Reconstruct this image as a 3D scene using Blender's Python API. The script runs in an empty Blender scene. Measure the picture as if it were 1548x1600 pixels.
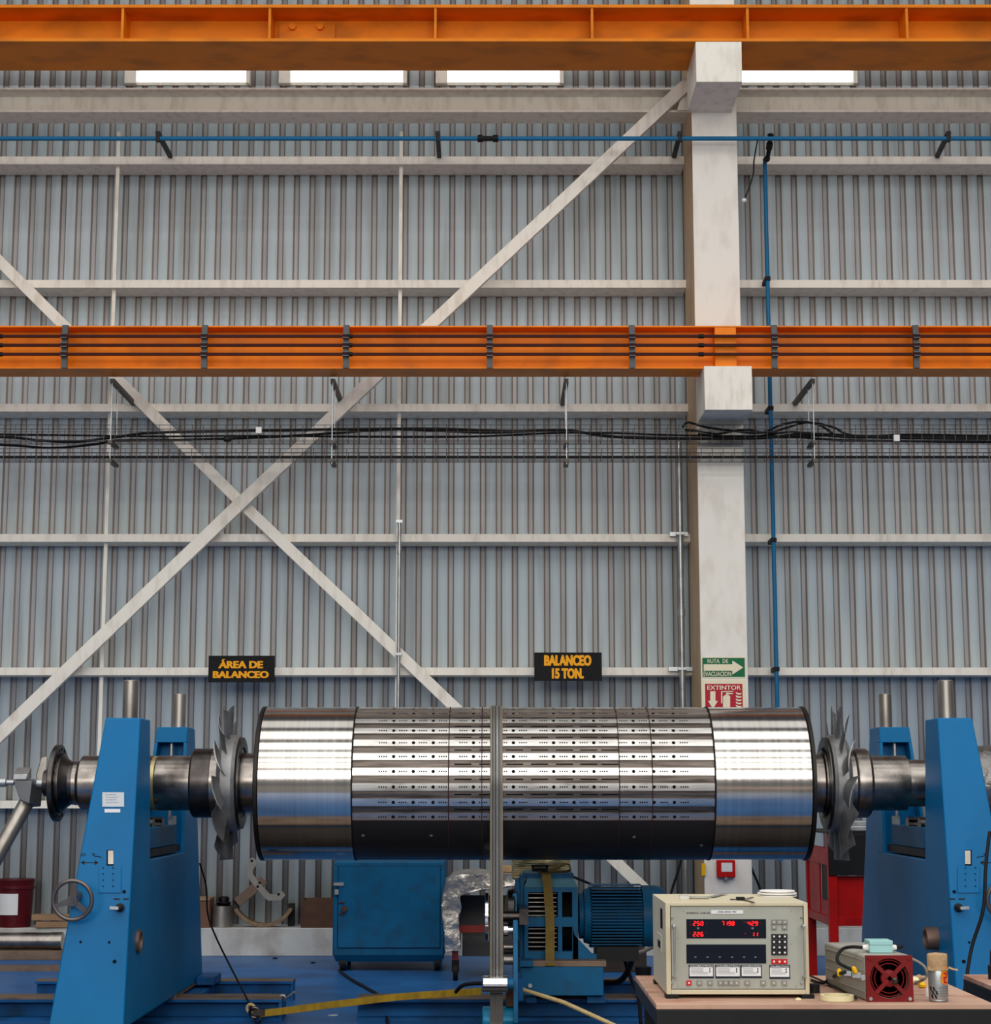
import bpy, bmesh, math, random
from mathutils import Vector, Matrix, noise
R = math.radians
C = bpy.context.scene.collection
sc = bpy.context.scene
random.seed(7)

# ---------------------------------------------------------------- camera
FOC = 2855.0          # focal length in pixels of the 1548 x 1600 frame
PITCH = R(8.57)
EYE = 1.6
cd = bpy.data.cameras.new('camera')
cam = bpy.data.objects.new('camera', cd); C.objects.link(cam)
cam.location = (0, 0, EYE)
cam.rotation_euler = (R(90) + PITCH, 0, 0)
cd.sensor_fit = 'HORIZONTAL'; cd.sensor_width = 36.0
cd.lens = FOC / 1548.0 * 36.0
cd.clip_end = 200
sc.camera = cam

# ---------------------------------------------------------------- light
sc.view_settings.view_transform = 'Standard'
sc.view_settings.look = 'None'
sc.view_settings.exposure = 0.38
sc.view_settings.gamma = 1.0
sc.view_settings.use_curve_mapping = False
sc.cycles.use_denoising = True
sc.cycles.max_bounces = 8
wd = bpy.data.worlds.new('overcast_sky'); sc.world = wd; wd.use_nodes = True
bg = wd.node_tree.nodes['Background']
bg.inputs[0].default_value = (0.93, 0.97, 1.0, 1); bg.inputs[1].default_value = 2.6
ROOF = 12.6
SKY_Y = [-13.0, -8.5, -4.0, 0.5, 5.0, 9.5, 14.0]
SKY_P = [480, 520, 560, 560, 540, 420, 200]
for y, p in zip(SKY_Y, SKY_P):
    ld = bpy.data.lights.new('skylight', 'AREA'); ld.shape = 'RECTANGLE'
    ld.size = 26; ld.size_y = 3.0; ld.energy = p; ld.color = (1.0, 0.975, 0.94)
    lo = bpy.data.objects.new('skylight', ld); C.objects.link(lo)
    lo.location = (0, y, ROOF - 0.06)
# area light for an unseen opening behind the photographer, sized to the drum highlight
ld = bpy.data.lights.new('bay_daylight', 'AREA'); ld.shape = 'RECTANGLE'
ld.size = 26; ld.size_y = 5.5; ld.energy = 2100; ld.color = (1.0, 0.96, 0.91)
lo = bpy.data.objects.new('bay_daylight', ld); C.objects.link(lo)
lo.location = (0, -15.8, 7.8); lo.rotation_euler = (R(90), 0, 0)

# ---------------------------------------------------------------- pixel helpers: points of the frame at a known distance
CP, SP = math.cos(PITCH), math.sin(PITCH)
def P(x, y, D, off=0.0):
    dx = (x - 774) / FOC; dy = (800 - y) / FOC
    Y = CP - SP * dy; Z = SP + CP * dy
    t = D / Y
    return Vector((dx * t, D - off, EYE + Z * t))
def X_(x, y, D): return P(x, y, D).x
def Z_(y, D): return P(774, y, D).z
def on_z(x, y, z):            # the point of a horizontal plane at height z
    dx = (x - 774) / FOC; dy = (800 - y) / FOC
    Y = CP - SP * dy; Z = SP + CP * dy
    t = (z - EYE) / Z
    return Vector((dx * t, Y * t, z))

# ---------------------------------------------------------------- materials
def lin(c):
    c = c / 255.0
    return c / 12.92 if c <= 0.04045 else ((c + 0.055) / 1.055) ** 2.4
MATS = {}
def mat(name, rgb, rough=0.55, metal=0.0, var=0.12, scale=3.0, stretch=(1, 1, 1), dirt=None, dirt_amt=0.0, dirt_scale=2.0,
        dirt_stretch=(1, 1, 1), bump=0.0, bump_scale=20.0, bump_stretch=(1, 1, 1), rvar=0.12, emit=0.0, coat=0.0, aniso=0.0):
    if name in MATS: return MATS[name]
    m = bpy.data.materials.new(name); m.use_nodes = True; nt = m.node_tree; N = nt.nodes; L = nt.links
    b = N['Principled BSDF']
    base = tuple(lin(v) for v in rgb) + (1,)
    tc = N.new('ShaderNodeTexCoord')
    def noise_fac(sc_, st, detail=4):
        mp = N.new('ShaderNodeMapping'); mp.inputs['Scale'].default_value = st
        L.new(tc.outputs['Object'], mp.inputs[0])
        n = N.new('ShaderNodeTexNoise'); n.inputs['Scale'].default_value = sc_; n.inputs['Detail'].default_value = detail
        L.new(mp.outputs[0], n.inputs['Vector']); return n.outputs[0]
    f = noise_fac(scale, stretch)
    mx = N.new('ShaderNodeMix'); mx.data_type = 'RGBA'
    mx.inputs[6].default_value = tuple(v * (1 - var) for v in base[:3]) + (1,)
    mx.inputs[7].default_value = tuple(min(1, v * (1 + var)) for v in base[:3]) + (1,)
    cr = N.new('ShaderNodeMapRange'); cr.inputs[1].default_value = 0.3; cr.inputs[2].default_value = 0.7
    L.new(f, cr.inputs[0]); L.new(cr.outputs[0], mx.inputs[0])
    out = mx.outputs[2]
    if dirt:
        f2 = noise_fac(dirt_scale, dirt_stretch, 6)
        mr = N.new('ShaderNodeMapRange'); mr.inputs[1].default_value = 0.48; mr.inputs[2].default_value = 0.72; mr.inputs[4].default_value = dirt_amt
        L.new(f2, mr.inputs[0])
        m2 = N.new('ShaderNodeMix'); m2.data_type = 'RGBA'; L.new(mr.outputs[0], m2.inputs[0]); L.new(out, m2.inputs[6])
        m2.inputs[7].default_value = tuple(lin(v) for v in dirt) + (1,)
        out = m2.outputs[2]
    L.new(out, b.inputs['Base Color'])
    b.inputs['Metallic'].default_value = metal
    rr = N.new('ShaderNodeMapRange'); rr.inputs[3].default_value = max(0.02, rough - rvar); rr.inputs[4].default_value = min(1, rough + rvar)
    L.new(f, rr.inputs[0]); L.new(rr.outputs[0], b.inputs['Roughness'])
    if coat: b.inputs['Coat Weight'].default_value = coat
    if aniso: b.inputs['Anisotropic'].default_value = aniso
    b.inputs['Specular IOR Level'].default_value = 0.5 if metal > .3 else .18
    if emit:
        b.inputs['Emission Color'].default_value = base; b.inputs['Emission Strength'].default_value = emit
    if bump:
        fb = noise_fac(bump_scale, bump_stretch, 5)
        bn = N.new('ShaderNodeBump'); bn.inputs['Strength'].default_value = bump; bn.inputs['Distance'].default_value = 0.02
        L.new(fb, bn.inputs['Height']); L.new(bn.outputs[0], b.inputs['Normal'])
    MATS[name] = m; return m

DIRT = (92, 72, 55)
WALLM = mat('wall_sheet', (190, 202, 208), 0.5, 0, 0.05, 1.2, (1, 1, .15), DIRT, .35, 3, (2.2, 1, .16), rvar=.06)
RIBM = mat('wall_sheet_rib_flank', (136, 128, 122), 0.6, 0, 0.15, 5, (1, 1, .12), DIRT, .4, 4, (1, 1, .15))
VALM = mat('wall_sheet_valley', (188, 189, 190), 0.6, 0, 0.10, 4, (1, 1, .12), DIRT, .3, 4, (1, 1, .15))
CREAM = mat('cream_paint', (240, 235, 224), 0.5, 0, 0.03, 2, (1, 1, 1), (150, 120, 92), .28, 9, (1.5, 1, .4), bump=.03)
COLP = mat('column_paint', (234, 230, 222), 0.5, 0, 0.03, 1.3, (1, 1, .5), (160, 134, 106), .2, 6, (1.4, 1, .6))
ORANGE = mat('orange_paint', (252, 134, 4), 0.42, 0, 0.07, 2, (1, 1, 1), (110, 52, 16), .30, 3, (1, 1, .7))
ORANGE2 = mat('dusty_orange_paint', (232, 132, 18), 0.5, 0, 0.08, 2, (1, 1, 1), (96, 52, 20), .45, 3, (.6, 1, 1))
BLUE = mat('machine_blue_paint', (0, 106, 160), 0.42, 0, 0.06, 1.6, (1, 1, .6), (10, 70, 104), .28, 2.2, (1, 1, .6), rvar=.08)
BLUE2 = mat('worn_blue_paint', (8, 88, 130), 0.48, 0, 0.10, 4, (1, 1, 1), (30, 56, 74), .5, 9, (1, 1, 1), bump=.06)
BEDB = mat('bed_blue_paint', (14, 84, 140), 0.5, 0, 0.15, 3, (1, 1, 1), (20, 38, 60), .6, 4)
RAILT = mat('rusty_rail_top', (120, 100, 84), 0.6, 0.35, 0.25, 6, (.3, 1, 1), (54, 42, 36), .7, 9, (.5, 1, 1))
FLOORM = mat('blue_floor_paint', (44, 102, 164), 0.36, 0, 0.12, 1.1, (1, 1, 1), (28, 56, 96), .55, 1.6, (1, 1, 1), rvar=.08)
CONC = mat('painted_kerb', (192, 194, 192), 0.7, 0, 0.08, 3, (1, 1, 1), (116, 84, 66), .55, 4, (1, 1, .6), bump=.15)
STEEL = mat('turned_steel', (200, 196, 190), 0.13, 1, 0.10, 26, (1.4, .015, .015), (120, 100, 84), .30, 2.4, (1, 1, .4), rvar=.05)
BAR = mat('ground_steel_bar', (204, 202, 198), 0.3, 1, 0.08, 12, (.5, 3, 3), (120, 104, 92), .35, 5, (.6, 3, 3))
GROOVE = mat('rough_steel_groove', (104, 96, 90), 0.46, 1, 0.4, 12, (.3, 6, 6), (52, 44, 40), .7, 9, (.35, 5, 5))
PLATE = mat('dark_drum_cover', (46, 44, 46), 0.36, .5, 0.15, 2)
DARKST = mat('oiled_dark_steel', (82, 78, 76), 0.32, 1, 0.30, 7, (1, 1, 1), (40, 34, 32), .7, 5, bump=.05)
SHAFT = mat('mottled_shaft_steel', (148, 142, 136), 0.28, 1, 0.25, 8, (1, 1, 1), (58, 48, 44), .75, 5)
BLADE = mat('cast_blade_steel', (150, 150, 150), 0.5, .75, 0.14, 8, (1, 1, 1), (76, 76, 78), .6, 7)
BLACK = mat('black_rubber', (22, 22, 24), 0.6, 0, .15, 6)
BLACKP = mat('black_paint', (30, 31, 33), 0.5, 0, .2, 6)
HOLE = mat('dark_hole', (8, 8, 9), 0.8, 0, 0, 1)
GALV = mat('galvanised_steel', (176, 180, 182), 0.38, .75, 0.14, 9, (1, 1, .4), (96, 92, 88), .4, 7)
TUBE = mat('weathered_tube', (170, 164, 156), 0.38, .8, 0.16, 8, (1, 1, .5), (88, 76, 66), .6, 8, (1, 1, .3))
CHROME = mat('polished_roller', (232, 234, 238), 0.12, 1, 0.04, 9, (4, 1, 1), rvar=.05)
PIPEB = mat('air_pipe_blue', (24, 104, 150), 0.4, 0, 0.06, 3)
WIRE = mat('tray_wire', (120, 112, 104), 0.45, .8, 0.15, 9)
RUST = mat('rusty_box', (92, 66, 54), 0.7, .2, 0.2, 5, (1, 1, 1), (54, 40, 36), .6, 6)
WOOD = mat('plywood', (184, 150, 130), 0.6, 0, 0.14, 3, (1, .4, 1), (142, 74, 54), .6, 5, (1, 2.5, 1))
PLANK = mat('plank_wood', (150, 122, 96), 0.75, 0, 0.2, 6, (.4, 2, 2))
SIGNB = mat('sign_black', (14, 15, 18), 0.6, 0, .08, 4)
SIGNY = mat('sign_yellow', (246, 168, 16), 0.45, 0, .04, 6)
IVORY = mat('sign_ivory', (232, 222, 194), 0.5, 0, .03, 6)
SIGNG = mat('sign_green', (6, 104, 66), 0.45, 0, .04, 6)
SIGNR = mat('sign_red', (176, 24, 50), 0.45, 0, .06, 6)
RED = mat('red_paint', (186, 14, 16), 0.42, 0, .12, 3, (1, 1, 1), (60, 12, 12), .5, 3)
DRED = mat('dark_red_paint', (120, 24, 26), 0.45, 0, .16, 8, (1, 1, 1), (54, 16, 18), .5, 8)
PAILR = mat('pail_red', (80, 18, 26), 0.4, 0, .1, 3)
PAPER = mat('white_paper', (222, 224, 226), 0.6, 0, .03, 6)
CASE = mat('instrument_case', (202, 193, 166), 0.5, 0, .05, 5, (1, 1, 1), (178, 150, 104), .45, 5)
PANEL = mat('instrument_panel', (164, 167, 158), 0.42, .1, .04, 8, (1, 1, 1), (140, 132, 112), .3, 7)
SCREEN = mat('dark_window', (20, 26, 38), 0.18, 0, .04, 5)
LED = mat('red_led', (255, 22, 22), 0.4, 0, 0, 1, emit=2.2)
KEYG = mat('grey_key', (136, 134, 128), 0.5, 0, .06, 9)
KEYB = mat('black_key', (34, 34, 36), 0.45, 0, .06, 9)
KEYR = mat('red_key', (196, 32, 34), 0.45, 0, .06, 9)
GREYU = mat('grey_cast_unit', (166, 164, 156), 0.5, .2, .1, 6, (1, 1, 1), (108, 104, 96), .5, 6)
TEAL = mat('pale_teal_plastic', (150, 196, 196), 0.45, 0, .04, 5)
TEALB = mat('teal_drum_paint', (20, 120, 160), 0.32, .1, .12, 4, (1, 1, 1), (60, 70, 60), .4, 6)
TAPE = mat('masking_tape', (222, 214, 170), 0.55, 0, .05, 8)
COLD = mat('column_paint_brown_side', (200, 172, 138), 0.55, 0, 0.08, 2, (1, 1, .3), (150, 112, 78), .5, 4, (1, 1, .3))
KRAFT = mat('kraft_paper', (168, 138, 104), 0.75, 0, .16, 14, bump=.4, bump_scale=40)
YEL = mat('yellow_plastic', (226, 176, 20), 0.5, 0, .05, 6)
STRAP = mat('yellow_webbing', (142, 114, 28), 0.75, 0, .18, 10, (3, 1, 1), (84, 66, 30), .6, 7)
OLIVE = mat('olive_webbing', (116, 96, 48), 0.8, 0, .16, 12, (1, 1, 3))
ROPE = mat('beige_rope', (196, 172, 124), 0.8, 0, .1, 20)
FOIL = mat('crumpled_foil', (196, 190, 184), 0.34, .85, .1, 8, bump=1.0, bump_scale=11)
WRAP = mat('plastic_wrapped_insulation', (190, 178, 134), 0.35, 0, .2, 12, (1, 1, 1), (120, 104, 60), .5, 18, (.4, 1, 3), bump=.9, bump_scale=24, bump_stretch=(.5, 1, 3))
WHITEP = mat('white_plastic', (228, 226, 222), 0.45, 0, .03, 5)
CORED = mat('belt_rubber', (120, 118, 114), 0.34, .35, .1, 20, (3, .2, .2))
BELTD = mat('belt_groove', (58, 56, 54), .5, .1, .1, 20)
BELTE = mat('belt_edge', (136, 120, 84), 0.6, 0, .15, 20)
SIDEM = mat('side_sheet', (104, 102, 100), 0.7, 0, .1, 1)
ROOFM = mat('roof_sheet', (150, 154, 158), 0.6, 0, .05, 1)
LABELO = mat('can_orange', (236, 132, 20), 0.4, 0, .12, 16)
TAG = mat('galvanised_nameplate', (164, 170, 176), 0.42, .5, .06, 8)
glass = bpy.data.materials.new('window_glass'); glass.use_nodes = True
_n = glass.node_tree.nodes; _l = glass.node_tree.links; _n.remove(_n['Principled BSDF'])
_t = _n.new('ShaderNodeBsdfTransparent'); _t.inputs[0].default_value = (.93, .97, .96, 1)
_g = _n.new('ShaderNodeBsdfGlossy'); _g.inputs['Roughness'].default_value = .05
_m = _n.new('ShaderNodeMixShader'); _m.inputs[0].default_value = .06
_l.new(_t.outputs[0], _m.inputs[1]); _l.new(_g.outputs[0], _m.inputs[2]); _l.new(_m.outputs[0], _n['Material Output'].inputs[0])

# ---------------------------------------------------------------- mesh builder (world coordinates)
class B:
    def __init__(s): s.bm = bmesh.new(); s.mi = 0
    def face(s, vs):
        try:
            f = s.bm.faces.new(vs); f.material_index = s.mi; return f
        except ValueError: return None
    def hexa(s, p):      # 8 corners: bottom 0-3 (ccw seen from above), top 4-7
        v = [s.bm.verts.new(q) for q in p]
        for q in ((3, 2, 1, 0), (4, 5, 6, 7), (0, 1, 5, 4), (1, 2, 6, 5), (2, 3, 7, 6), (3, 0, 4, 7)): s.face([v[i] for i in q])
        return s
    def box(s, x0, x1, y0, y1, z0, z1):
        x0, x1 = min(x0, x1), max(x0, x1); y0, y1 = min(y0, y1), max(y0, y1); z0, z1 = min(z0, z1), max(z0, z1)
        return s.hexa([(x0, y0, z0), (x1, y0, z0), (x1, y1, z0), (x0, y1, z0), (x0, y0, z1), (x1, y0, z1), (x1, y1, z1), (x0, y1, z1)])
    def pbox(s, xa, ya, xb, yb, D, depth, off=0.0):   # box whose front face spans the frame rectangle at distance D
        a = P(xa, ya, D); b = P(xb, yb, D); m = .5 * (ya + yb)
        x0 = X_(xa, m, D); x1 = X_(xb, m, D)
        return s.box(x0, x1, D - off, D + depth - off, a.z, b.z)
    def prism(s, pts, d):     # polygon pts extruded by the vector d
        d = Vector(d); a = [s.bm.verts.new(q) for q in pts]; b = [s.bm.verts.new(Vector(q) + d) for q in pts]
        s.face(a[::-1]); s.face(b)
        n = len(a)
        for i in range(n): s.face([a[i], a[(i + 1) % n], b[(i + 1) % n], b[i]])
        return s
    def loft(s, A, Bp):      # two matching polygons
        a = [s.bm.verts.new(q) for q in A]; b = [s.bm.verts.new(q) for q in Bp]; n = len(a)
        s.face(a[::-1]); s.face(b)
        for i in range(n): s.face([a[i], a[(i + 1) % n], b[(i + 1) % n], b[i]])
        return s
    def frame(s, ax):
        ax = Vector(ax).normalized(); h = Vector((0, 0, 1)) if abs(ax.z) < .9 else Vector((0, 1, 0))
        u = ax.cross(h).normalized(); return ax, u, ax.cross(u).normalized()
    def lathe(s, c, ax, prof, seg=32, caps=True):      # prof: (distance along axis, radius)
        c = Vector(c); ax, u, v = s.frame(ax); rings = []
        for (t, r) in prof:
            rings.append([s.bm.verts.new(c + ax * t + (u * math.cos(2 * math.pi * k / seg) + v * math.sin(2 * math.pi * k / seg)) * max(r, 1e-4)) for k in range(seg)])
        for a, b in zip(rings, rings[1:]):
            for k in range(seg): s.face([a[k], a[(k + 1) % seg], b[(k + 1) % seg], b[k]])
        if caps: s.face(rings[0][::-1]); s.face(rings[-1])
        return s
    def cyl(s, p0, p1, r, seg=16, r2=None):
        p0 = Vector(p0); p1 = Vector(p1); L = (p1 - p0).length
        return s.lathe(p0, p1 - p0, [(0, r), (L, r if r2 is None else r2)], seg)
    def ring(s, c, ax, R_, r, seg=48, sub=10):
        c = Vector(c); ax, u, v = s.frame(ax); rings = []
        for k in range(seg):
            a = 2 * math.pi * k / seg; d = u * math.cos(a) + v * math.sin(a)
            rings.append([s.bm.verts.new(c + d * (R_ + r * math.cos(2 * math.pi * j / sub)) + ax * r * math.sin(2 * math.pi * j / sub)) for j in range(sub)])
        for k in range(seg):
            a, b = rings[k], rings[(k + 1) % seg]
            for j in range(sub): s.face([a[j], a[(j + 1) % sub], b[(j + 1) % sub], b[j]])
        return s
    def tube(s, pts, r, seg=8, closed=False):
        pts = [Vector(p) for p in pts]; n = len(pts); prev = None; rings = []
        for i, p in enumerate(pts):
            t = (pts[min(i + 1, n - 1)] - pts[max(i - 1, 0)]).normalized()
            if prev is None:
                h = Vector((0, 0, 1)) if abs(t.z) < .9 else Vector((0, 1, 0)); u = t.cross(h).normalized()
            else:
                u = (prev - t * prev.dot(t)).normalized()
            prev = u; v = t.cross(u)
            rings.append([s.bm.verts.new(p + (u * math.cos(2 * math.pi * k / seg) + v * math.sin(2 * math.pi * k / seg)) * r) for k in range(seg)])
        for a, b in zip(rings, rings[1:]):
            for k in range(seg): s.face([a[k], a[(k + 1) % seg], b[(k + 1) % seg], b[k]])
        s.face(rings[0][::-1]); s.face(rings[-1]); return s
    def bar(s, p0, p1, w, h, up=(0, 0, 1)):   # rectangular bar between two points; w across, h along 'up'
        p0 = Vector(p0); p1 = Vector(p1); t = (p1 - p0).normalized(); u = t.cross(Vector(up)).normalized(); v = u.cross(t)
        q = [(-w / 2, -h / 2), (w / 2, -h / 2), (w / 2, h / 2), (-w / 2, h / 2)]
        return s.loft([p0 + u * a + v * b for a, b in q], [p1 + u * a + v * b for a, b in q])
    def band(s, pts, width_dir, w, th):     # flat strap along pts
        pts = [Vector(p) for p in pts]; wd_ = Vector(width_dir).normalized(); rings = []
        for i, p in enumerate(pts):
            t = (pts[min(i + 1, len(pts) - 1)] - pts[max(i - 1, 0)]).normalized()
            n = t.cross(wd_).normalized(); wv = n.cross(t).normalized()
            rings.append([s.bm.verts.new(p + wv * a + n * b) for a, b in ((-w / 2, -th / 2), (w / 2, -th / 2), (w / 2, th / 2), (-w / 2, th / 2))])
        for a, b in zip(rings, rings[1:]):
            for k in range(4): s.face([a[k], a[(k + 1) % 4], b[(k + 1) % 4], b[k]])
        s.face(rings[0][::-1]); s.face(rings[-1]); return s
    def text(s, txt, xa, ya, xb, yb, D, th=.004, bold=.02, fat=0.0):   # lettering fitted to a rectangle of a plane facing the camera side
        m, (w0, h0, x0, y0) = text_mesh(txt, bold)
        a = P(xa, ya, D); b = P(xb, yb, D); mm = .5 * (ya + yb); X0 = X_(xa, mm, D); X1 = X_(xb, mm, D)
        sx = (X1 - X0) / (w0 + 2 * fat); sz = (a.z - b.z) / h0
        for k, sh_ in enumerate((-fat, 0, fat) if fat else (0,)):      # heavier strokes: the same letters set side by side
            vs = [s.bm.verts.new((X0 + (v.co.x - x0 + fat + sh_) * sx, D - (th + k * .0002 if v.co.z > 0 else 0), b.z + (v.co.y - y0) * sz)) for v in m.vertices]
            for p in m.polygons: s.face([vs[i] for i in p.vertices])
        return s
    def mapped(s, f):        # move every vertex through f
        for v in s.bm.verts: v.co = f(v.co)
        return s
def text_mesh(txt, bold):
    cu = bpy.data.curves.new('lettering', 'FONT'); cu.body = txt; cu.extrude = .01; cu.offset = bold; cu.resolution_u = 3
    cu.space_line = 1.0; cu.align_x = 'CENTER'
    o = bpy.data.objects.new('lettering', cu); C.objects.link(o)
    dg = bpy.context.evaluated_depsgraph_get(); m = bpy.data.meshes.new_from_object(o.evaluated_get(dg))
    bpy.data.objects.remove(o)
    xs = [v.co.x for v in m.vertices]; ys = [v.co.y for v in m.vertices]
    return m, (max(xs) - min(xs), max(ys) - min(ys), min(xs), min(ys))

def wloc(o):
    v = Vector((0, 0, 0))
    while o is not None: v += o.location; o = o.parent
    return v
def part(name, b, m, parent=None, bevel=0.0, label=None, loc=None, smooth=34, kind=None, solid=0.0):
    base = wloc(parent) if parent else Vector((0, 0, 0))
    bmesh.ops.recalc_face_normals(b.bm, faces=b.bm.faces)
    if loc is None:
        if parent: loc = base
        else:
            n = len(b.bm.verts); xs = [v.co.x for v in b.bm.verts]; ys = [v.co.y for v in b.bm.verts]; zs = [v.co.z for v in b.bm.verts]
            loc = Vector(((min(xs) + max(xs)) / 2, (min(ys) + max(ys)) / 2, min(zs)))
    loc = Vector(loc)
    for v in b.bm.verts: v.co -= loc
    me = bpy.data.meshes.new(name); b.bm.to_mesh(me); b.bm.free()
    for mm in (m if isinstance(m, (list, tuple)) else [m]): me.materials.append(mm)
    me.polygons.foreach_set('use_smooth', [True] * len(me.polygons))
    me.set_sharp_from_angle(angle=R(smooth))
    o = bpy.data.objects.new(name, me); C.objects.link(o)
    if parent: o.parent = parent
    o.location = loc - base
    if bevel:
        md = o.modifiers.new('edge', 'BEVEL'); md.width = bevel; md.segments = 2; md.limit_method = 'ANGLE'; md.angle_limit = R(40); md.harden_normals = False
    if solid:
        md = o.modifiers.new('thickness', 'SOLIDIFY'); md.thickness = solid; md.offset = -1
    if label: o['label'] = label
    if kind: o['kind'] = kind
    return o
def tag(o, label, cat, group=None, kind=None):
    o['label'] = label; o['category'] = cat
    if group: o['group'] = group
    if kind: o['kind'] = kind
    return o
def thing(name, loc, label, cat, group=None):
    o = bpy.data.objects.new(name, None); C.objects.link(o); o.location = loc; o.empty_display_size = .1
    return tag(o, label, cat, group)
def solo(name, b, m, label, cat, group=None, kind=None, **k):
    return tag(part(name, b, m, None, **k), label, cat, group, kind)
def struct(name, b, m, **k):
    o = part(name, b, m, None, **k); o['kind'] = 'structure'; return o
def dup(root, delta, label=None):
    r = root.copy(); C.objects.link(r); r.location = root.location + Vector(delta)
    if label: r['label'] = label
    def rec(src, dst):
        for ch in [c for c in bpy.data.objects if c.parent == src]:
            k = ch.copy(); C.objects.link(k); k.parent = dst; rec(ch, k)
    rec(root, r); return r
def bez(pts, n=10):       # smooth curve through points (Catmull-Rom)
    pts = [Vector(p) for p in pts]; q = [pts[0]] + pts + [pts[-1]]; out = []
    for i in range(1, len(q) - 2):
        for k in range(n):
            t = k / n; a, b_, c, d = q[i - 1], q[i], q[i + 1], q[i + 2]
            out.append(.5 * ((2 * b_) + (c - a) * t + (2 * a - 5 * b_ + 4 * c - d) * t * t + (3 * b_ - a - 3 * c + d) * t ** 3))
    out.append(pts[-1]); return out

# ================================================================ THE SETTING
WALL = 18.4
b = B(); b.box(-14, 14, 6.0, 24, -.2, 0)
struct('floor', b, FLOORM)
b = B(); b.box(-14, 14, -16, 6.0, -.2, -.001)
struct('floor_unseen_dark', b, mat('dark_unseen_floor', (84, 80, 76), .6, 0, .12, 1.5))  # unseen floor behind the camera, set dark to cut blue bounce light
b = B(); b.box(-14, 14, -16, WALL + .4, ROOF, ROOF + .1); struct('ceiling', b, ROOFM)
b = B(); b.box(-14.2, -14, -16, WALL + .4, 0, ROOF); struct('wall_left', b, SIDEM)
b = B(); b.box(14, 14.2, -16, WALL + .4, 0, ROOF); struct('wall_right', b, SIDEM)
b = B(); b.box(-14, 14, -16.2, -16, 0, ROOF); struct('wall_front', b, ROOFM)
# corrugated back wall with four window openings
PITCHX = 25.2 * WALL / FOC; RW = .070; RT = .040; RH = .024
WZ0 = Z_(134, WALL); WZ1 = WZ0 + .72
win = [(X_(a, 120, WALL), X_(c, 120, WALL)) for a, c in ((197, 392), (437, 636), (681, 880), (1139, 1337))]
def sheet(b, x0, x1, z0, z1):
    k0 = math.floor(x0 / PITCHX) - 1; pts = []
    def yat(x):
        u = (x / PITCHX) % 1 * PITCHX; s0 = (RW - RT) / 2
        if u < s0: return WALL + RH * u / s0
        if u < s0 + RT: return WALL + RH
        if u < RW: return WALL + RH * (RW - u) / s0
        return WALL
    xs = {x0, x1}; k = k0
    while k * PITCHX < x1 + 1:
        for u in (0, (RW - RT) / 2, (RW + RT) / 2, RW):
            x = k * PITCHX + u
            if x0 + 1e-4 < x < x1 - 1e-4: xs.add(x)
        k += 1
    xs = sorted(xs); lo = [b.bm.verts.new((x, yat(x), z0)) for x in xs]; hi = [b.bm.verts.new((x, yat(x), z1)) for x in xs]
    for i in range(len(xs) - 1):
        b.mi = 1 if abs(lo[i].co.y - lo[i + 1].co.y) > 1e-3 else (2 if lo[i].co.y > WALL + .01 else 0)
        b.face([lo[i], lo[i + 1], hi[i + 1], hi[i]])
b = B(); WX = 9.0
sheet(b, -WX, WX, .22, WZ0)
xs = [-WX] + [v for w in win for v in w] + [WX]
for i in range(0, len(xs), 2): sheet(b, xs[i], xs[i + 1], WZ0, WZ1)
sheet(b, -WX, WX, WZ1, ROOF)
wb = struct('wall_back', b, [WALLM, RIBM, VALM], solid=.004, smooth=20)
b = B(); b.box(-14, -WX, WALL, WALL + .05, 0, ROOF); b.box(WX, 14, WALL, WALL + .05, 0, ROOF); struct('wall_back_end', b, ROOFM)
b = B(); b.box(-9, 9, 17.95, WALL + .1, 0, Z_(1450, 17.95)); struct('baseboard_back', b, CONC, bevel=.006)
KERB = Z_(1450, 17.95)
for i, (x0, x1) in enumerate(win):
    f = B()
    f.box(x0, x0 + .12, WALL - .08, WALL + .1, WZ0, WZ1); f.box(x1 - .04, x1, WALL - .08, WALL + .1, WZ0, WZ1)
    f.box(x0 + .12, x1 - .04, WALL - .02, WALL + .1, WZ0, WZ0 + .03); f.box(x0 + .12, x1 - .04, WALL - .02, WALL + .1, WZ1 - .04, WZ1)
    w = struct('window_%d' % (i + 1), f, CREAM)
    g = B(); g.box(x0 + .12, x1 - .04, WALL + .04, WALL + .046, WZ0 + .03, WZ1 - .04)
    part('pane', g, glass, w)

# ================================================================ STEELWORK ON THE WALL
CX = .1250 * 17.3; CW = .4466; CF = 17.3; CBK = 18.15
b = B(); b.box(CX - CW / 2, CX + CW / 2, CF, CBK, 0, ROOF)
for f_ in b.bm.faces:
    if all(abs(v.co.x - (CX - CW / 2)) < 1e-4 for v in f_.verts): f_.material_index = 1  # left side face takes the browner paint slot
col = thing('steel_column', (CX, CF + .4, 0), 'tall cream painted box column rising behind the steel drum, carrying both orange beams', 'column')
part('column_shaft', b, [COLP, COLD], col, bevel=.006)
def corbel(xa, ya, xb, yb, D):
    a = P(xa, ya, D); c = P(xb, yb, D); m = .5 * (ya + yb)
    b = B(); b.box(X_(xa, m, D), X_(xb, m, D), D, CF, c.z, a.z); return b
part('corbel', corbel(1100.5, 572, 1175, 640.5, 16.6), CREAM, col, bevel=.004)
part('corbel', corbel(1087, 65, 1159, 128, 16.5), CREAM, col, bevel=.004)
# side gusset plate where the brace meets the column
b = B(); b.prism([P(1078, 104, 17.59), P(1078, 172, 17.59), P(1058, 172, 17.59), P(1066, 140, 17.59)], (0, .02, 0)); part('gusset_plate', b, CREAM, col)

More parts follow.
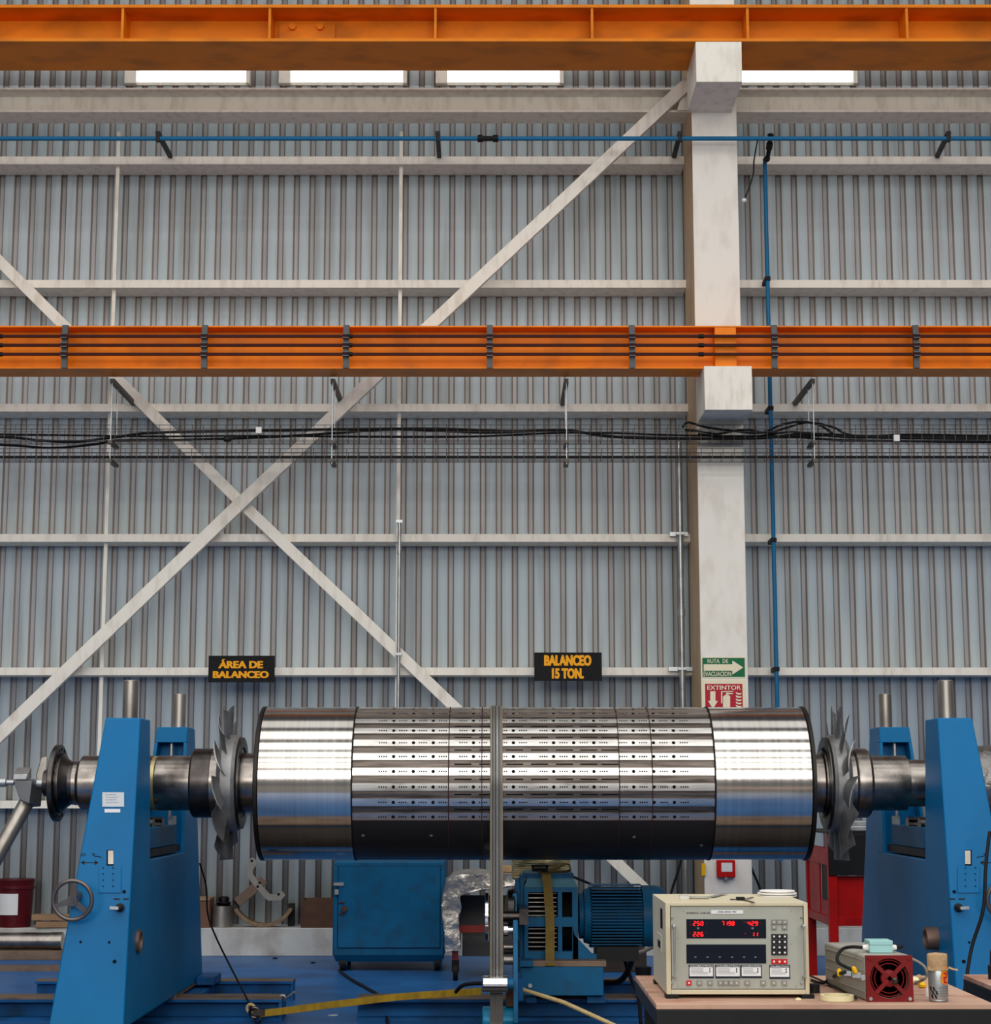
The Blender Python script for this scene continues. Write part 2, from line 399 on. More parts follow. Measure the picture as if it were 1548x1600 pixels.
GY = [(1049, 'lowest', 'passing behind the black balancing signs'), (840.5, 'second', 'crossed by both braces well above the signs'),
      (637, 'third', 'just above the wire cable trays'), (443.5, 'fourth', 'above the lower orange beam'), (250.5, 'topmost', 'just below the blue air pipe')]
GD = 18.05; GBK = WALL - .008
XL = CX - CW / 2; XR = CX + CW / 2
girt_z = []
for yc, which, where in GY:
    z1 = Z_(yc - 6, GD); z0 = Z_(yc + 6, GD); girt_z.append((z0, z1))
    for side, x0, x1 in (('left', -8.8, XL - .0), ('right', XR, 8.8)):
        b = B()     # channel lying flat: front lip, web, rear lip
        b.prism([(x0, GD, z0), (x0, GBK, z0), (x0, GBK, z0 + .012), (x0, GD + .02, z0 + .012), (x0, GD + .02, z1 - .012),
                 (x0, GBK, z1 - .012), (x0, GBK, z1), (x0, GD, z1)], (x1 - x0, 0, 0))
        solo('wall_girt', b, CREAM, '%s cream wall rail left of the column, %s' % (which, where) if side == 'left'
             else '%s cream wall rail up the corrugated wall on the right of the column' % which, 'rail', 'cream wall rails', 'thing')
# lowest hidden girt seen below the rotor at left
z1 = Z_(1251, GD); z0 = Z_(1263, GD); b = B(); b.box(-8.8, XL, GD, GBK, z0, z1)
solo('wall_girt', b, CREAM, 'cream wall rail at shaft height, seen behind the bolted shaft flange', 'rail', 'cream wall rails', 'thing')
girt_z.insert(0, (z0, z1))
# eave beam (I section)
def ibeam(x0, x1, yf, yb, yw, z0, z1, tf=.02, tw=.014):
    b = B(); b.box(x0, x1, yf, yb, z0, z0 + tf); b.box(x0, x1, yf, yb, z1 - tf, z1); b.box(x0, x1, yw, yw + tw, z0 + tf, z1 - tf); return b
EF = 17.62; ez0 = Z_(175, EF); ez1 = Z_(137, EF)
for side, x0, x1 in (('left', -8.8, XL), ('right', XR, 8.8)):
    solo('eave_beam', ibeam(x0, x1, EF, EF + .32, EF + .2, ez0, ez1), CREAM, 'deep cream beam under the window row on the %s side of the column' % side, 'beam', 'eave beams')
# sag rods
for xs_, name in ((186, 'leftmost thin cream vertical rod behind the wall rails'), (627, 'thin cream vertical rod behind the wall rails, near the middle of the wall')):
    x = X_(xs_, 200, 18.12); b = B(); zz = girt_z + [(ez0 - .02, ez1)]
    lo = .22
    for z0, z1 in zz:
        b.box(x - .018, x + .018, 18.12, 18.15, lo, z0); lo = z1
    solo('sag_rod', b, CREAM, name, 'rod', 'vertical rods behind the wall rails')
# diagonal braces
def brace(pa, pb, D, w, label, name='diagonal_brace', t=.07):
    Da, Db = D if isinstance(D, tuple) else (D, D); a = P(pa[0], pa[1], Da); c = P(pb[0], pb[1], Db); d = (c - a).normalized(); n = Vector((-d.z, 0, d.x)) * (w / 2)
    b = B(); b.loft([a + n, a - n, a - n + Vector((0, t, 0)), a + n + Vector((0, t, 0))], [c + n, c - n, c - n + Vector((0, t, 0)), c + n + Vector((0, t, 0))])
    return solo(name, b, CREAM, label, 'brace', 'diagonal wall braces', bevel=.004)
brace((1077, 127), (371, 790), (17.52, 17.86), .125, 'cream diagonal brace running from the column top down through the crossing')
brace((371, 790), (-318, 1453), 17.86, .125, 'cream diagonal brace continuing from the crossing down to the lower left corner')
brace((-225, 184), (374, 783), 17.955, .11, 'cream diagonal brace falling from the left edge behind the orange beam to the crossing')
brace((374, 783), (1040, 1421), 17.955, .11, 'cream diagonal brace falling from the crossing behind the steel drum to the blue motor')
# rod brackets on the braces crossing
# ---------------------------------------------------------------- crane runway beams
LF = 16.7; lz0 = Z_(580, LF); lz1 = Z_(509, LF)
cz = Z_(572, 16.6); lz0 = cz
t = thing('crane_runway_beam', (0, LF + .17, lz0), 'bright orange runway beam across the middle of the wall carrying conductor bars', 'beam', 'orange crane runway beams')
part('beam_section', ibeam(-8, 8, LF, LF + .35, LF + .17, lz0, lz1, .014, .012), ORANGE, t)
b = B(); b.box(X_(1117, 540, LF), X_(1150, 540, LF), LF + .0, LF + .165, lz0 + .016, lz1 - .016); part('stiffener_plate', b, ORANGE, t)
bars = B()
for y in (525.5, 539.5, 553.5):
    z = Z_(y, LF - .05); b = B(); b.box(-7.9, 7.9, LF - .065, LF - .035, z - .012, z + .012)
    part('conductor_bar', b, mat('conductor_red', (58, 12, 10), .6, 0, .1, 5), t)
for x in (-120, 102, 320, 541, 765, 987, 1209, 1430, 1655):
    X = X_(x, 540, LF); b = B(); b.box(X - .027, X + .027, LF - .03, LF - .0, lz0 + .0, lz1)
    for y in (525.5, 539.5, 553.5):
        z = Z_(y, LF - .05); b.box(X - .03, X + .03, LF - .075, LF - .031, z + .013, z + .023); b.box(X - .03, X + .03, LF - .075, LF - .031, z - .023, z - .013)
    part('conductor_bracket', b, mat('bracket_grey', (84, 88, 90), .5, .3, .1, 5), t)
for x in (553, 1100, 8):
    for y in (525.5, 539.5, 553.5):
        X = X_(x, y, LF); z = Z_(y, LF - .05); b = B(); b.cyl((X - .06, LF - .05, z), (X - .01, LF - .05, z), .021, 10); part('bar_joint', b, BLACK, t)
UF = 16.5; uz0 = Z_(64.5, UF); uz1 = Z_(7, UF)
t = thing('crane_runway_beam', (0, UF + .35, uz0), 'deep dusty orange runway beam along the top, divided by vertical stiffeners', 'beam', 'orange crane runway beams')
part('beam_section', ibeam(-8, 8, UF, UF + .72, UF + .31, uz0, uz1, .03, .014), ORANGE2, t)
for x in (-55, 191, 421, 680, 925, 1168, 1417, 1665):
    X = X_(x, 30, UF); b = B(); b.box(X - .012, X + .012, UF + .01, UF + .308, uz0 + .03, uz1 - .03); part('stiffener_plate', b, ORANGE2, t)
b = B(); b.box(X_(436, 40, UF + .29), X_(524, 40, UF + .29), UF + .285, UF + .309, uz0 + .032, uz1 - .07); sp = part('splice_plate', b, ORANGE2, t, bevel=.003)
for x in (457, 500):
    b = B(); X = X_(x, 40, UF + .28); z = Z_(42, UF + .28); b.cyl((X, UF + .25, z), (X, UF + .285, z), .04, 6); part('bolt', b, ORANGE2, sp)
b = B(); b.box(-8, 8, UF + .24, UF + .40, uz1 + .001, uz1 + .09)
solo('crane_rail', b, GALV, 'grey steel crane rail lying on top of the upper orange beam', 'rail')

# ---------------------------------------------------------------- blue air pipe
PD = 17.15
t = thing('air_pipe', P(774, 214, PD), 'blue horizontal air pipe crossing the wall in front of the column top', 'pipe')
b = B(); zc = Z_(216.5, PD); b.cyl((-8, PD, zc), (8, PD, zc), .022, 12); part('pipe_run', b, PIPEB, t)
b = B(); X = X_(762, 216, PD)
b.cyl((X - .10, PD, zc), (X - .05, PD, zc), .036, 12); b.cyl((X - .05, PD, zc), (X + .05, PD, zc), .026, 12); b.cyl((X + .05, PD, zc), (X + .10, PD, zc), .036, 12)
part('coupling', b, BLACK, t)
for xf, xb in ((247, 266), (684, 686), (1062, 1053), (1481, 1464), (-190, -160)):
    a = Vector((X_(xf, 213, PD), PD, zc + .03)); c = Vector((X_(xb, 250, GD), GD, girt_z[-1][1]))
    b = B(); b.bar(a + Vector((0, -.03, .02)), c, .045, .03); b.box(a.x - .02, a.x + .02, PD - .026, PD + .026, zc - .03, zc + .05)
    part('pipe_bracket', b, BLACKP, t)
b = B(); xv = X_(1204, 660, 17.85)
pts = [Vector((X_(1204, 215, PD), PD, zc + .05)), Vector((X_(1203, 222, 17.2), 17.2, zc)), Vector((X_(1199, 234, 17.4), 17.4, zc - .1)), Vector((xv, 17.85, Z_(250, 17.85)))]
b.tube(bez(pts, 6), .022, 8)
for k in (1, 7, 13): b.tube(bez(pts, 6)[k:k + 3], .032, 8)
z250 = Z_(252, 17.85)
solo('air_hose', b, BLACK, 'short black hose dropping from the blue pipe to the vertical drop pipe', 'hose')
t = thing('drop_pipe', (xv, 17.85, 0), 'thin blue vertical air pipe running down the wall right of the column', 'pipe')
b = B(); b.cyl((xv, 17.85, .9), (xv, 17.85, z250 - .01), .021, 12); part('pipe_run', b, PIPEB, t)
for y in (1046, 438, 640, 845):
    z = Z_(y, 17.9); b = B(); b.box(xv - .027, xv + .027, 17.82, GD, z - .02, z + .02); part('pipe_clip', b, BLACK, t)
b = B(); pts = [Vector((X_(1183, 218, PD), PD, zc - .022)), P(1178, 250, 17.2), P(1176, 275, 17.25), P(1163, 312, 17.25)]
b.tube(bez(pts, 8), .007, 6); o = solo('dangling_lead', b, BLACK, 'thin black lead dangling from the blue pipe right of the column', 'cable')
b = B(); b.lathe(P(1162.5, 313, 17.25), (0, 0, -1), [(-.022, .006), (-.012, .02), (0, .024), (.012, .02), (.022, .005)], 12)
part('tip', b, WHITEP, o, label='small white tip of the lead')

# ---------------------------------------------------------------- galvanised conduits
def conduit(x, y0, D, r, z0, z1, label, clips, couple):
    X = x
    t = thing('conduit', (X, D, z0), label, 'conduit', 'galvanised conduits on the wall')
    b = B(); b.cyl((X, D, z0), (X, D, z1), r, 14); part('conduit_run', b, GALV, t)
    for y, w in clips:
        z = Z_(y, D); b = B(); b.box(X - w, X + w * .8, D + r * .7, D + r + .03, z - .02, z + .02); b.box(X - r - .012, X + r + .012, D - r - .005, D + r * .8, z - .012, z + .012); part('conduit_clamp', b, GALV, t)
    for y in couple:
        z = Z_(y, D); b = B(); b.cyl((X, D, z - .035), (X, D, z + .035), r * 1.25, 14); part('coupling', b, GALV, t)
conduit(X_(1063.5, 900, 17.96), 690, 17.96, .030, .3, Z_(690, 17.96), 'galvanised conduit dropping from the cable tray down the column left side', ((834, .1), (1045, .13)), (957,))
conduit(X_(623.5, 900, 17.92), 815, 17.92, .017, .3, Z_(813, 17.92), 'slim galvanised conduit beside the middle vertical rod', ((815, .035), (1022, .03)), (860,))

# ---------------------------------------------------------------- cable trays
TD = 17.05; TW = .2
def tray(ytop, ybase, label):
    z0 = Z_(ybase, TD); z1 = Z_(ytop, TD)
    t = thing('wire_cable_tray', (0, TD + TW / 2, z0), label, 'cable tray', 'wire mesh cable trays')
    r = .0032
    b = B()
    for (y, z) in ((TD, z1), (TD, (z0 * .45 + z1 * .55)), (TD, z0), (TD + .07, z0), (TD + .14, z0), (TD + TW, z0), (TD + TW, (z0 * .45 + z1 * .55)), (TD + TW, z1)):
        b.cyl((-7.5, y, z), (7.5, y, z), r, 5)
    part('long_wires', b, WIRE, t)
    b = B(); x = -7.5
    while x < 7.5:
        b.tube([(x, TD, z1), (x, TD, z0), (x, TD + TW, z0), (x, TD + TW, z1)], r * .9, 4); x += .105
    part('cross_wires', b, WIRE, t)
    return z0
tz1 = tray(664, 688, 'upper wire mesh cable tray on the wall carrying sagging black cables')
tz0 = tray(701, 716.5, 'lower wire mesh cable tray on the wall with one straight conduit')
b = B(); b.cyl((-7.4, TD + .04, tz0 + .022), (7.4, TD + .04, tz0 + .022), .014, 8)
solo('tray_cable', b, BLACKP, 'long straight dark cable lying in the lower wire tray', 'cable', 'cables in the wire trays')
cabs = [
 ([(-200, 684), (0, 683), (60, 688), (120, 690), (180, 683), (240, 676), (340, 674), (520, 671), (680, 670), (800, 674), (880, 672), (940, 680), (1000, 684), (1180, 685), (1260, 678), (1400, 683), (1700, 685)], .014, 0.03, 'black cable in the upper wire tray dipping low near the left edge'),
 ([(-200, 690), (0, 695), (80, 700), (150, 694), (186, 688), (300, 687), (420, 683), (520, 677), (620, 671), (760, 676), (880, 673), (960, 683), (1100, 686), (1240, 683), (1330, 688), (1700, 692)], .013, .10, 'black cable in the upper wire tray rising towards the middle of the wall'),
 ([(1066, 668), (1075, 660), (1100, 667), (1150, 674), (1190, 676), (1220, 664), (1250, 659), (1280, 664), (1300, 676), (1330, 683), (1700, 688)], .012, .02, 'black cable looping highest above the upper tray right of the column'),
 ([(1070, 672), (1092, 674), (1120, 678), (1150, 673), (1170, 672), (1200, 676), (1230, 668), (1262, 660), (1300, 667), (1330, 680), (1400, 684), (1700, 684)], .011, .06, 'second black cable looping above the upper tray right of the column'),
 ([(1090, 678), (1130, 683), (1180, 682), (1230, 675), (1262, 677), (1340, 684), (1430, 679), (1700, 686)], .012, .13, 'third black cable weaving through the upper tray right of the column'),
 ([(-200, 676), (100, 680), (250, 682), (400, 681), (700, 683), (900, 676), (1100, 681), (1300, 681), (1700, 680)], .010, .16, 'thin black cable lying nearly straight along the upper wire tray')]
for pts, r, off, lab in cabs:
    b = B(); b.tube(bez([P(x, y, TD + off) for x, y in pts], 5), r, 6)
    solo('tray_cable', b, BLACK, lab, 'cable', 'cables in the wire trays')
# cable ties / junction boxes in the tray
for x, y, lab in ((404, 671, 'small grey junction box on the upper wire tray left of the brace crossing'), (1401, 683, 'small beige junction box hanging on the upper wire tray right of the column')):
    b = B(); b.pbox(x - 4.5, y - 4, x + 4.5, y + 6, TD - .06, .04); solo('junction_box', b, WHITEP, lab, 'box', bevel=.002)
b = B(); p = P(355, 686, TD - .03); b.lathe(p + Vector((-.04, 0, -.0)), (1, 0, 0), [(0, .012), (.02, .03), (.06, .03), (.08, .015)], 12); b.cyl(p, p + Vector((.14, 0, .03)), .008, 6)
solo('camera_sensor', b, BLACKP, 'small dark sensor hanging under the upper wire tray at the left', 'sensor')
# hanger arms
arms = [(176, 207, 'tray hanger beside the left diagonal brace near the left edge'), (520, 537, 'tray hanger where the long brace passes under the orange beam'),
        (884.5, 881, 'tray hanger between the middle rod and the column'), (1269, 1243, 'tray hanger on the right of the column')]
for xf, xb, lab in arms:
    a = P(xf, 599, TD - .02); c = P(xb, 629, 18.1); c.z = a.z = .5 * (a.z + c.z)
    t = thing('tray_hanger', a, lab, 'hanger', 'hangers holding the cable trays')
    b = B(); b.bar(a + Vector((0, -.02, 0)), Vector((a.x, 18.36, a.z)), .042, .042)
    part('arm', b, mat('slotted_channel', (86, 82, 74), .55, .5, .3, 30), t)
    b = B()
    for yy in (TD - .03, TD + TW + .03): b.cyl((a.x, yy, tz0 - .06), (a.x, yy, a.z), .0055, 6)
    part('rod', b, GALV, t)
    for zt in (tz1, tz0):
        b = B(); b.bar((a.x, TD - .06, zt - .025), (a.x, TD + TW + .07, zt - .025), .042, .03); part('cross_channel', b, mat('slotted_channel', (86, 82, 74)), t)
# little diagonal black strut under left arm
# ---------------------------------------------------------------- signs
def sign(xa, ya, xb, yb, D, lines, label, m=SIGNB, bold=.03, narrow=None):
    b = B(); b.pbox(xa, ya, xb, yb, D, .012)
    o = solo('hanging_sign', b, m, label, 'sign')
    for xx in (xa + 12, xb - 12):
        c = P(xx, ya + 21, D + .012); g = girt_z[1]; k = B(); k.box(c.x - .01, c.x + .01, D + .012, GD, (g[0] + g[1]) / 2 - .012, (g[0] + g[1]) / 2 + .012); part('mounting_bracket', k, GALV, o)
    for i, (txt, x0, y0, x1, y1) in enumerate(lines):
        b = B(); b.text(txt, x0, y0, x1, y1, D - .0015, .003, bold, .03); part('lettering', b, SIGNY, o)
    return o
o = sign(325.5, 1024.5, 429, 1066, 17.78, (('ÁREA DE', 341, 1030, 411, 1044.2), ('BALANCEO', 332.5, 1048.5, 420, 1059.5)), 'black sign reading ÁREA DE BALANCEO in yellow, left of the braces', bold=.032)
o = sign(834.5, 1019.5, 940, 1064, 17.78, (('BALANCEO', 850, 1023.5, 924, 1040.5), ('15 TON.', 862, 1044, 912, 1060.5)), 'black sign reading BALANCEO 15 TON. in yellow, left of the column', bold=.045)
SD = CF - .004
b = B(); b.pbox(1096, 1026.5, 1165.5, 1060, SD, .003)
s = solo('evacuation_sign', b, IVORY, 'green and ivory RUTA DE EVACUACION arrow sign on the column', 'sign')
b = B(); b.pbox(1097.3, 1028, 1163.3, 1057.7, SD - .0005, .002, .002); part('green_field', b, SIGNG, s)
def ply(b, pts, D, th=.002): b.prism([P(x, y, D) for x, y in pts], (0, -th, 0))
b = B(); ply(b, [(1099, 1038), (1144, 1038), (1144, 1032), (1161, 1043), (1144, 1054), (1144, 1048), (1099, 1048)], SD - .0045); part('arrow', b, IVORY, s)
b = B(); b.text('RUTA  DE', 1105, 1030, 1137.5, 1036, SD - .0045, .002, .0, .012); b.text('EVACUACION', 1099, 1049.5, 1142, 1056.3, SD - .0045, .002, .0, .012); part('lettering', b, IVORY, s)
b = B(); b.pbox(1096, 1062.5, 1165.5, 1125, SD, .003)
s = solo('extinguisher_sign', b, IVORY, 'red and ivory EXTINTOR sign on the column, just above the drum', 'sign')
b = B(); b.pbox(1101.5, 1068.5, 1160, 1121, SD - .0005, .002, .002); part('red_field', b, SIGNR, s)
b = B(); b.text('EXTINTOR', 1104.5, 1071, 1157.5, 1077.8, SD - .0045, .002, .01, .015); part('lettering', b, IVORY, s)
b = B(); q = SD - .0045
ply(b, [(1109.5, 1080), (1117.5, 1080), (1117.5, 1095), (1121.5, 1095), (1113.5, 1108), (1106, 1095), (1109.5, 1095)], q)
part('arrow', b, IVORY, s)
b = B(); ply(b, [(1130.5, 1088), (1133, 1085.5), (1137.5, 1085.5), (1140.5, 1088), (1140.5, 1112), (1129.5, 1112), (1129.5, 1088)], q)
ply(b, [(1126.5, 1080), (1145.5, 1079.6), (1145.5, 1081), (1128.2, 1081.4), (1128.2, 1099), (1126.5, 1099)], q)
ply(b, [(1134, 1082), (1145, 1083.2), (1145, 1084.6), (1134, 1085.2)], q); part('extinguisher_symbol', b, IVORY, s)
b = B()
for y0 in (1083, 1088, 1093, 1098, 1103): ply(b, [(1149, y0 - 2), (1153, y0), (1158.5, y0), (1157.5, y0 + 2.2), (1153, y0 + 2.6), (1150, y0 + 1)], q)
part('flame_symbol', b, IVORY, s)
b = B(); b.pbox(1120, 1344, 1148.5, 1371, CF - .06, .055)
o = solo('fire_alarm_box', b, RED, 'small red alarm box on the column below the drum', 'alarm box', bevel=.005)
b = B(); b.pbox(1127, 1348, 1144, 1362, CF - .064, .003); part('instruction_label', b, PAPER, o, label='white instruction label')
b = B(); b.cyl(P(1134, 1370, CF - .04), P(1134, 1375, CF - .04), .02, 10); part('lock', b, GALV, o)
b = B(); b.pbox(1096, 1349, 1102, 1368, CF - .03, .02); solo('yellow_tag', b, YEL, 'small yellow tag hanging at the column left edge below the drum', 'tag')
for pts, lab in (([(1066, 1338), (1058, 1365), (1048, 1398), (1044, 1440)], 'dark cable hanging at the wall left of the column base'), ([(1168, 1340), (1176, 1362), (1188, 1392), (1196, 1440)], 'dark cable leaning at the wall right of the column base')):
    b = B(); b.tube(bez([P(x, y, 17.7) for x, y in pts], 5), .012, 6); solo('wall_cable', b, BLACK, lab, 'cable')

# ================================================================ THE ROTOR
RD = 12.5; RC = P(774, 1223.5, RD); AZ = RC.z; RR = 116.5 / FOC * RD
def rx(x, D=RD): return X_(x, 1223, D)
t = thing('gas_turbine_rotor', (0, RD, AZ), 'huge horizontal steel rotor drum with shafts and vaned fans lying across both blue stands', 'rotor')
AX = (1, 0, 0)
def lx(prof, seg=96, caps=True): b = B(); x0 = prof[0][0]; b.lathe((0, RD, AZ), AX, prof, seg, caps); return b
XA, XB, XC, XD = rx(416), rx(558), rx(1103), rx(1250)
part('smooth_drum_end', lx([(XA, RR - .006), (XA + .005, RR), (XB - .004, RR), (XB, RR - .006)]), STEEL, t, smooth=50)
part('smooth_drum_end', lx([(XC, RR - .006), (XC + .004, RR), (XD - .005, RR), (XD, RR - .006)]), STEEL, t, smooth=50)
for xa, xb in ((XA - .028, XA), (XD, XD + .028)):
    part('end_ring', lx([(xa, RR - .12), (xa, RR - .004), (xa + .006, RR + .006), (xb - .001, RR + .006), (xb - .001, RR - .12)]), mat('blackened_ring', (34, 30, 28), .45, .6, .1, 6), t)
RG = RR - .010
# slotted centre: groove floor cylinder
b = B(); b.lathe((0, RD, AZ), AX, [(XB, RG), (XC, RG)], 192)
core = part('slotted_core', b, GROOVE, t)
def ang_pt(x, a, r):     # a = angle above the horizontal, measured on the camera side
    return Vector((x, RD - r * math.cos(a), AZ + r * math.sin(a)))
def arcslab(b, x0, x1, a0, a1, r0, r1, n=4):
    A = [ang_pt(x0, a0 + (a1 - a0) * i / n, r1) for i in range(n + 1)] + [ang_pt(x0, a1 - (a1 - a0) * i / n, r0) for i in range(n + 1)]
    Bq = [Vector((x1, p.y, p.z)) for p in A]; b.loft(A, Bq)
def disc(b, x, a, r, rad, seg=8):
    c = ang_pt(x, a, r); n = (c - Vector((x, RD, AZ))).normalized(); b.lathe(c - n * .001, n, [(0, rad), (.0016, rad)], seg)
px = 12.5 / FOC
bigs = [614.5, 645.5, 676.5] + [739.5] + [802.0] + [865, 896.5, 928] + [990, 1021.5, 1053]
dots = []
for u in (597.5, 629, 660, 691.5, 723.5, 754.5, 786, 817, 849, 880.5, 912, 943, 974, 1005, 1037, 1069): dots.append(u)
SEAMS = [703.5, 753.5, 960, 1009.5]
step = R(11.25)
for k in range(-2, 15):
    a = R(-3.0) + k * step; hw = R(2.72)
    b = B(); arcslab(b, XB + .002, XC - .002, a - hw, a + hw, RG - .002, RR - .001, 4)
    if -2 <= k <= 8:
        b.mi = 1
        for x in bigs: disc(b, rx(x, RD - RR * math.cos(a)), a, RR - .001, .0115, 12)
        for u in dots:
            for j in range(4): disc(b, rx(u - 5.2 + j * 3.5, RD - RR * math.cos(a)), a, RR - .001, .0056, 6)
    part('slot_bar', b, [BAR, HOLE], t, smooth=25)
    if k <= 8:
        am = a + step / 2; b = B()
        for x in (723, 762, 804, 843, 882, 920, 953):
            X = rx(x, RD - RG * math.cos(am)); arcslab(b, X - .056, X + .056, am - R(.45), am + R(.45), RG - .002, RG + .0012, 1)
        part('vent_slots', b, HOLE, core)
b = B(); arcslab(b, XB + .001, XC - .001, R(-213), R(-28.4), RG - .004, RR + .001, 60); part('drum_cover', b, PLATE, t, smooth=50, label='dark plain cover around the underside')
for s_ in SEAMS:
    b = B(); arcslab(b, rx(s_) - .003, rx(s_) + .003, R(-212), R(152), RG - .002, RR + .0022, 90); part('seam_band', b, mat('seam_dark', (56, 36, 34), .6, 0, .1, 5), t)
for s_ in (558, 1104):
    b = B(); arcslab(b, rx(s_) - .005, rx(s_) + .005, R(-180), R(179.9), RG - .002, RR + .005, 120); part('seam_band', b, mat('seam_black', (22, 18, 18), .6, 0, .1, 5), t)
for x, y in ((566, 1301), (673, 1301), (992, 1303), (1099, 1316)):
    a = math.asin((1223.5 - y) / 116.5); b = B(); disc(b, rx(x, 12.0), a, RR + .0012, .011, 10); part('plug', b, GALV, t)
# shafts.  radii in pixels of the frame at the axis distance
def sh(name, prof, m, lab=None, bevel=0): return part(name, lx([(rx(x), r * px) for x, r in prof], 64), m, t, smooth=30, label=lab)
sh('shaft_neck', [(300, 40), (322, 40), (330, 52), (378, 52), (380, 46), (430, 46)], SHAFT)
sh('shaft_collar', [(302, 50), (305, 53), (333, 53), (335, 50)], DARKST)
sh('journal', [(246, 40), (248, 42), (303, 42)], SHAFT)
sh('brass_ring', [(236, 38), (237, 41), (246, 41.5), (247, 39)], mat('brass_ring', (190, 176, 130), .4, .8, .1, 8), 'pale brass coloured ring')
sh('shaft_end', [(118, 34), (124, 34), (130, 42), (240, 42)], SHAFT)
sh('flange_hub', [(100, 44), (106, 37), (112, 33), (121, 33)], DARKST)
f = sh('coupling_flange', [(86, 20), (86, 57), (87.5, 59), (94, 59), (95, 57), (95, 46), (100, 46)], DARKST)
b = B()
for k in range(20):
    a = 2 * math.pi * k / 20; c = Vector((rx(95.2), RD - math.cos(a) * 51.5 * px, AZ + math.sin(a) * 51.5 * px)); b.cyl(c - Vector((.012, 0, 0)), c + Vector((.001, 0, 0)), .013, 8)
part('bolt_holes', b, HOLE, f)
sh('shaft_neck', [(1222, 45), (1282, 45), (1284, 50), (1340, 50)], SHAFT)
sh('shaft_collar', [(1318, 36), (1332, 52), (1334, 53), (1352, 53), (1356, 50), (1357, 42)], SHAFT)
sh('journal', [(1355, 42), (1414, 42), (1415, 40)], SHAFT)
sh('shaft_end', [(1412, 35), (1416, 36), (1536, 36)], SHAFT)
sh('wrapped_hub', [(1508, 40), (1511, 56), (1590, 60), (1592, 52)], mat('plastic_wrapped_steel', (120, 118, 116), .25, .7, .3, 9, (1, 1, 1), (50, 48, 46), .6, 12, bump=.8, bump_scale=14), 'shaft end wrapped in clear plastic')
# vaned fan rings
def fan(xc, s, lab):
    def q(x, r): return (rx(xc + s * x), r * px)
    pr = [q(-14, 56), q(-13, 68), q(-6, 74), q(10, 74), q(15, 71), q(16, 60), q(12, 58), q(12, 52)]
    if s < 0: pr = pr[::-1]
    h = part('fan_hub', lx(pr, 64), BLADE, t, smooth=30)
    pr = [q(15, 56), q(17, 57), q(18, 70), q(20, 70), q(20, 55), q(16, 53)]
    if s < 0: pr = pr[::-1]
    part('fan_ring', lx(pr, 64), DARKST, t, smooth=30)
    for k in range(13):
        a = 2 * math.pi * (k + .5) / 13
        rad = Vector((0, -math.sin(a), math.cos(a))); tang = Vector((0, -math.cos(a), -math.sin(a)))
        be = R(74); X0 = rx(xc - 2 * s); ch0 = .14; ch1 = .23
        ch = (Vector((s, 0, 0)) * math.cos(be) + tang * math.sin(be)).normalized()      # chord direction
        nn = ch.cross(rad).normalized()
        c0 = Vector((X0, RD, AZ)) + rad * 66 * px; c1 = Vector((X0 - s * .01, RD, AZ)) + rad * 117 * px
        b = B(); n = 6
        def sec(c, w, th):
            out = []
            for i in range(n + 1):
                u = -1 + 2 * i / n; out.append(c + ch * u * w / 2 + nn * (th / 2 * (1 - u * u) + .018 * (1 - u * u)))
            for i in range(n + 1):
                u = 1 - 2 * i / n; out.append(c + ch * u * w / 2 + nn * (-th / 2 * (1 - u * u) - .001 + .018 * (1 - u * u)))
            return out
        b.loft(sec(c0, ch0, .02), sec(c1, ch1, .007)); part('fan_blade', b, BLADE, t, smooth=30)
fan(360, 1, 'left'); fan(1307, -1, 'right')

# flat ribbed belt driving the rotor
b = B(); X0, X1 = rx(765.5, 12.0), rx(785.5, 12.0); w = X1 - X0; xm = (X0 + X1) / 2
ROL_Z = None
def on_front(x, y, D): return P(x, y, D)
rz = Z_(1537, 11.95)            # roller centre height
lowD = 12.2; lowr = .09; low = Vector((xm, lowD, .105))
rr_ = RR + .006; pts = []
for k in range(0, 41): a = R(180 + 8) - R(196) * k / 40; pts.append(ang_pt(xm, a, rr_))     # over the top from behind to the front
rollr = .052; rollc = Vector((xm, 11.93, rz))
pts.append(Vector((xm, rollc.y + rollr + .006, rz + .3)))
pts.append(Vector((xm, rollc.y + rollr + .006, rz)))
pts2 = [Vector((xm, low.y - lowr * math.cos(R(g)) - .006, low.z + lowr * math.sin(R(g)))) for g in range(8, -196, -12)]
pts += pts2; pts.append(pts[0])
b = B(); b.band(pts, (1, 0, 0), w, .007)
t = thing('flat_drive_belt', (xm, RD, low.z), 'tall grey ribbed drive belt hanging over the middle of the rotor', 'belt')
part('belt_web', b, CORED, t, smooth=30)
for off in (-.44, -.30, -.2, -.07, .06, .2, .32, .44):
    b = B(); b.tube([p + Vector((off * w, 0, 0)) + ((p - Vector((xm, RD, AZ))).normalized() * .004 if i < 41 else Vector((0, -.004, 0))) for i, p in enumerate(pts[:43])], .0032, 5); part('belt_rib', b, BELTE if abs(off) > .4 else (GALV if off == .06 else (BELTD if off in (-.3, -.07, .2) else CORED)), t)

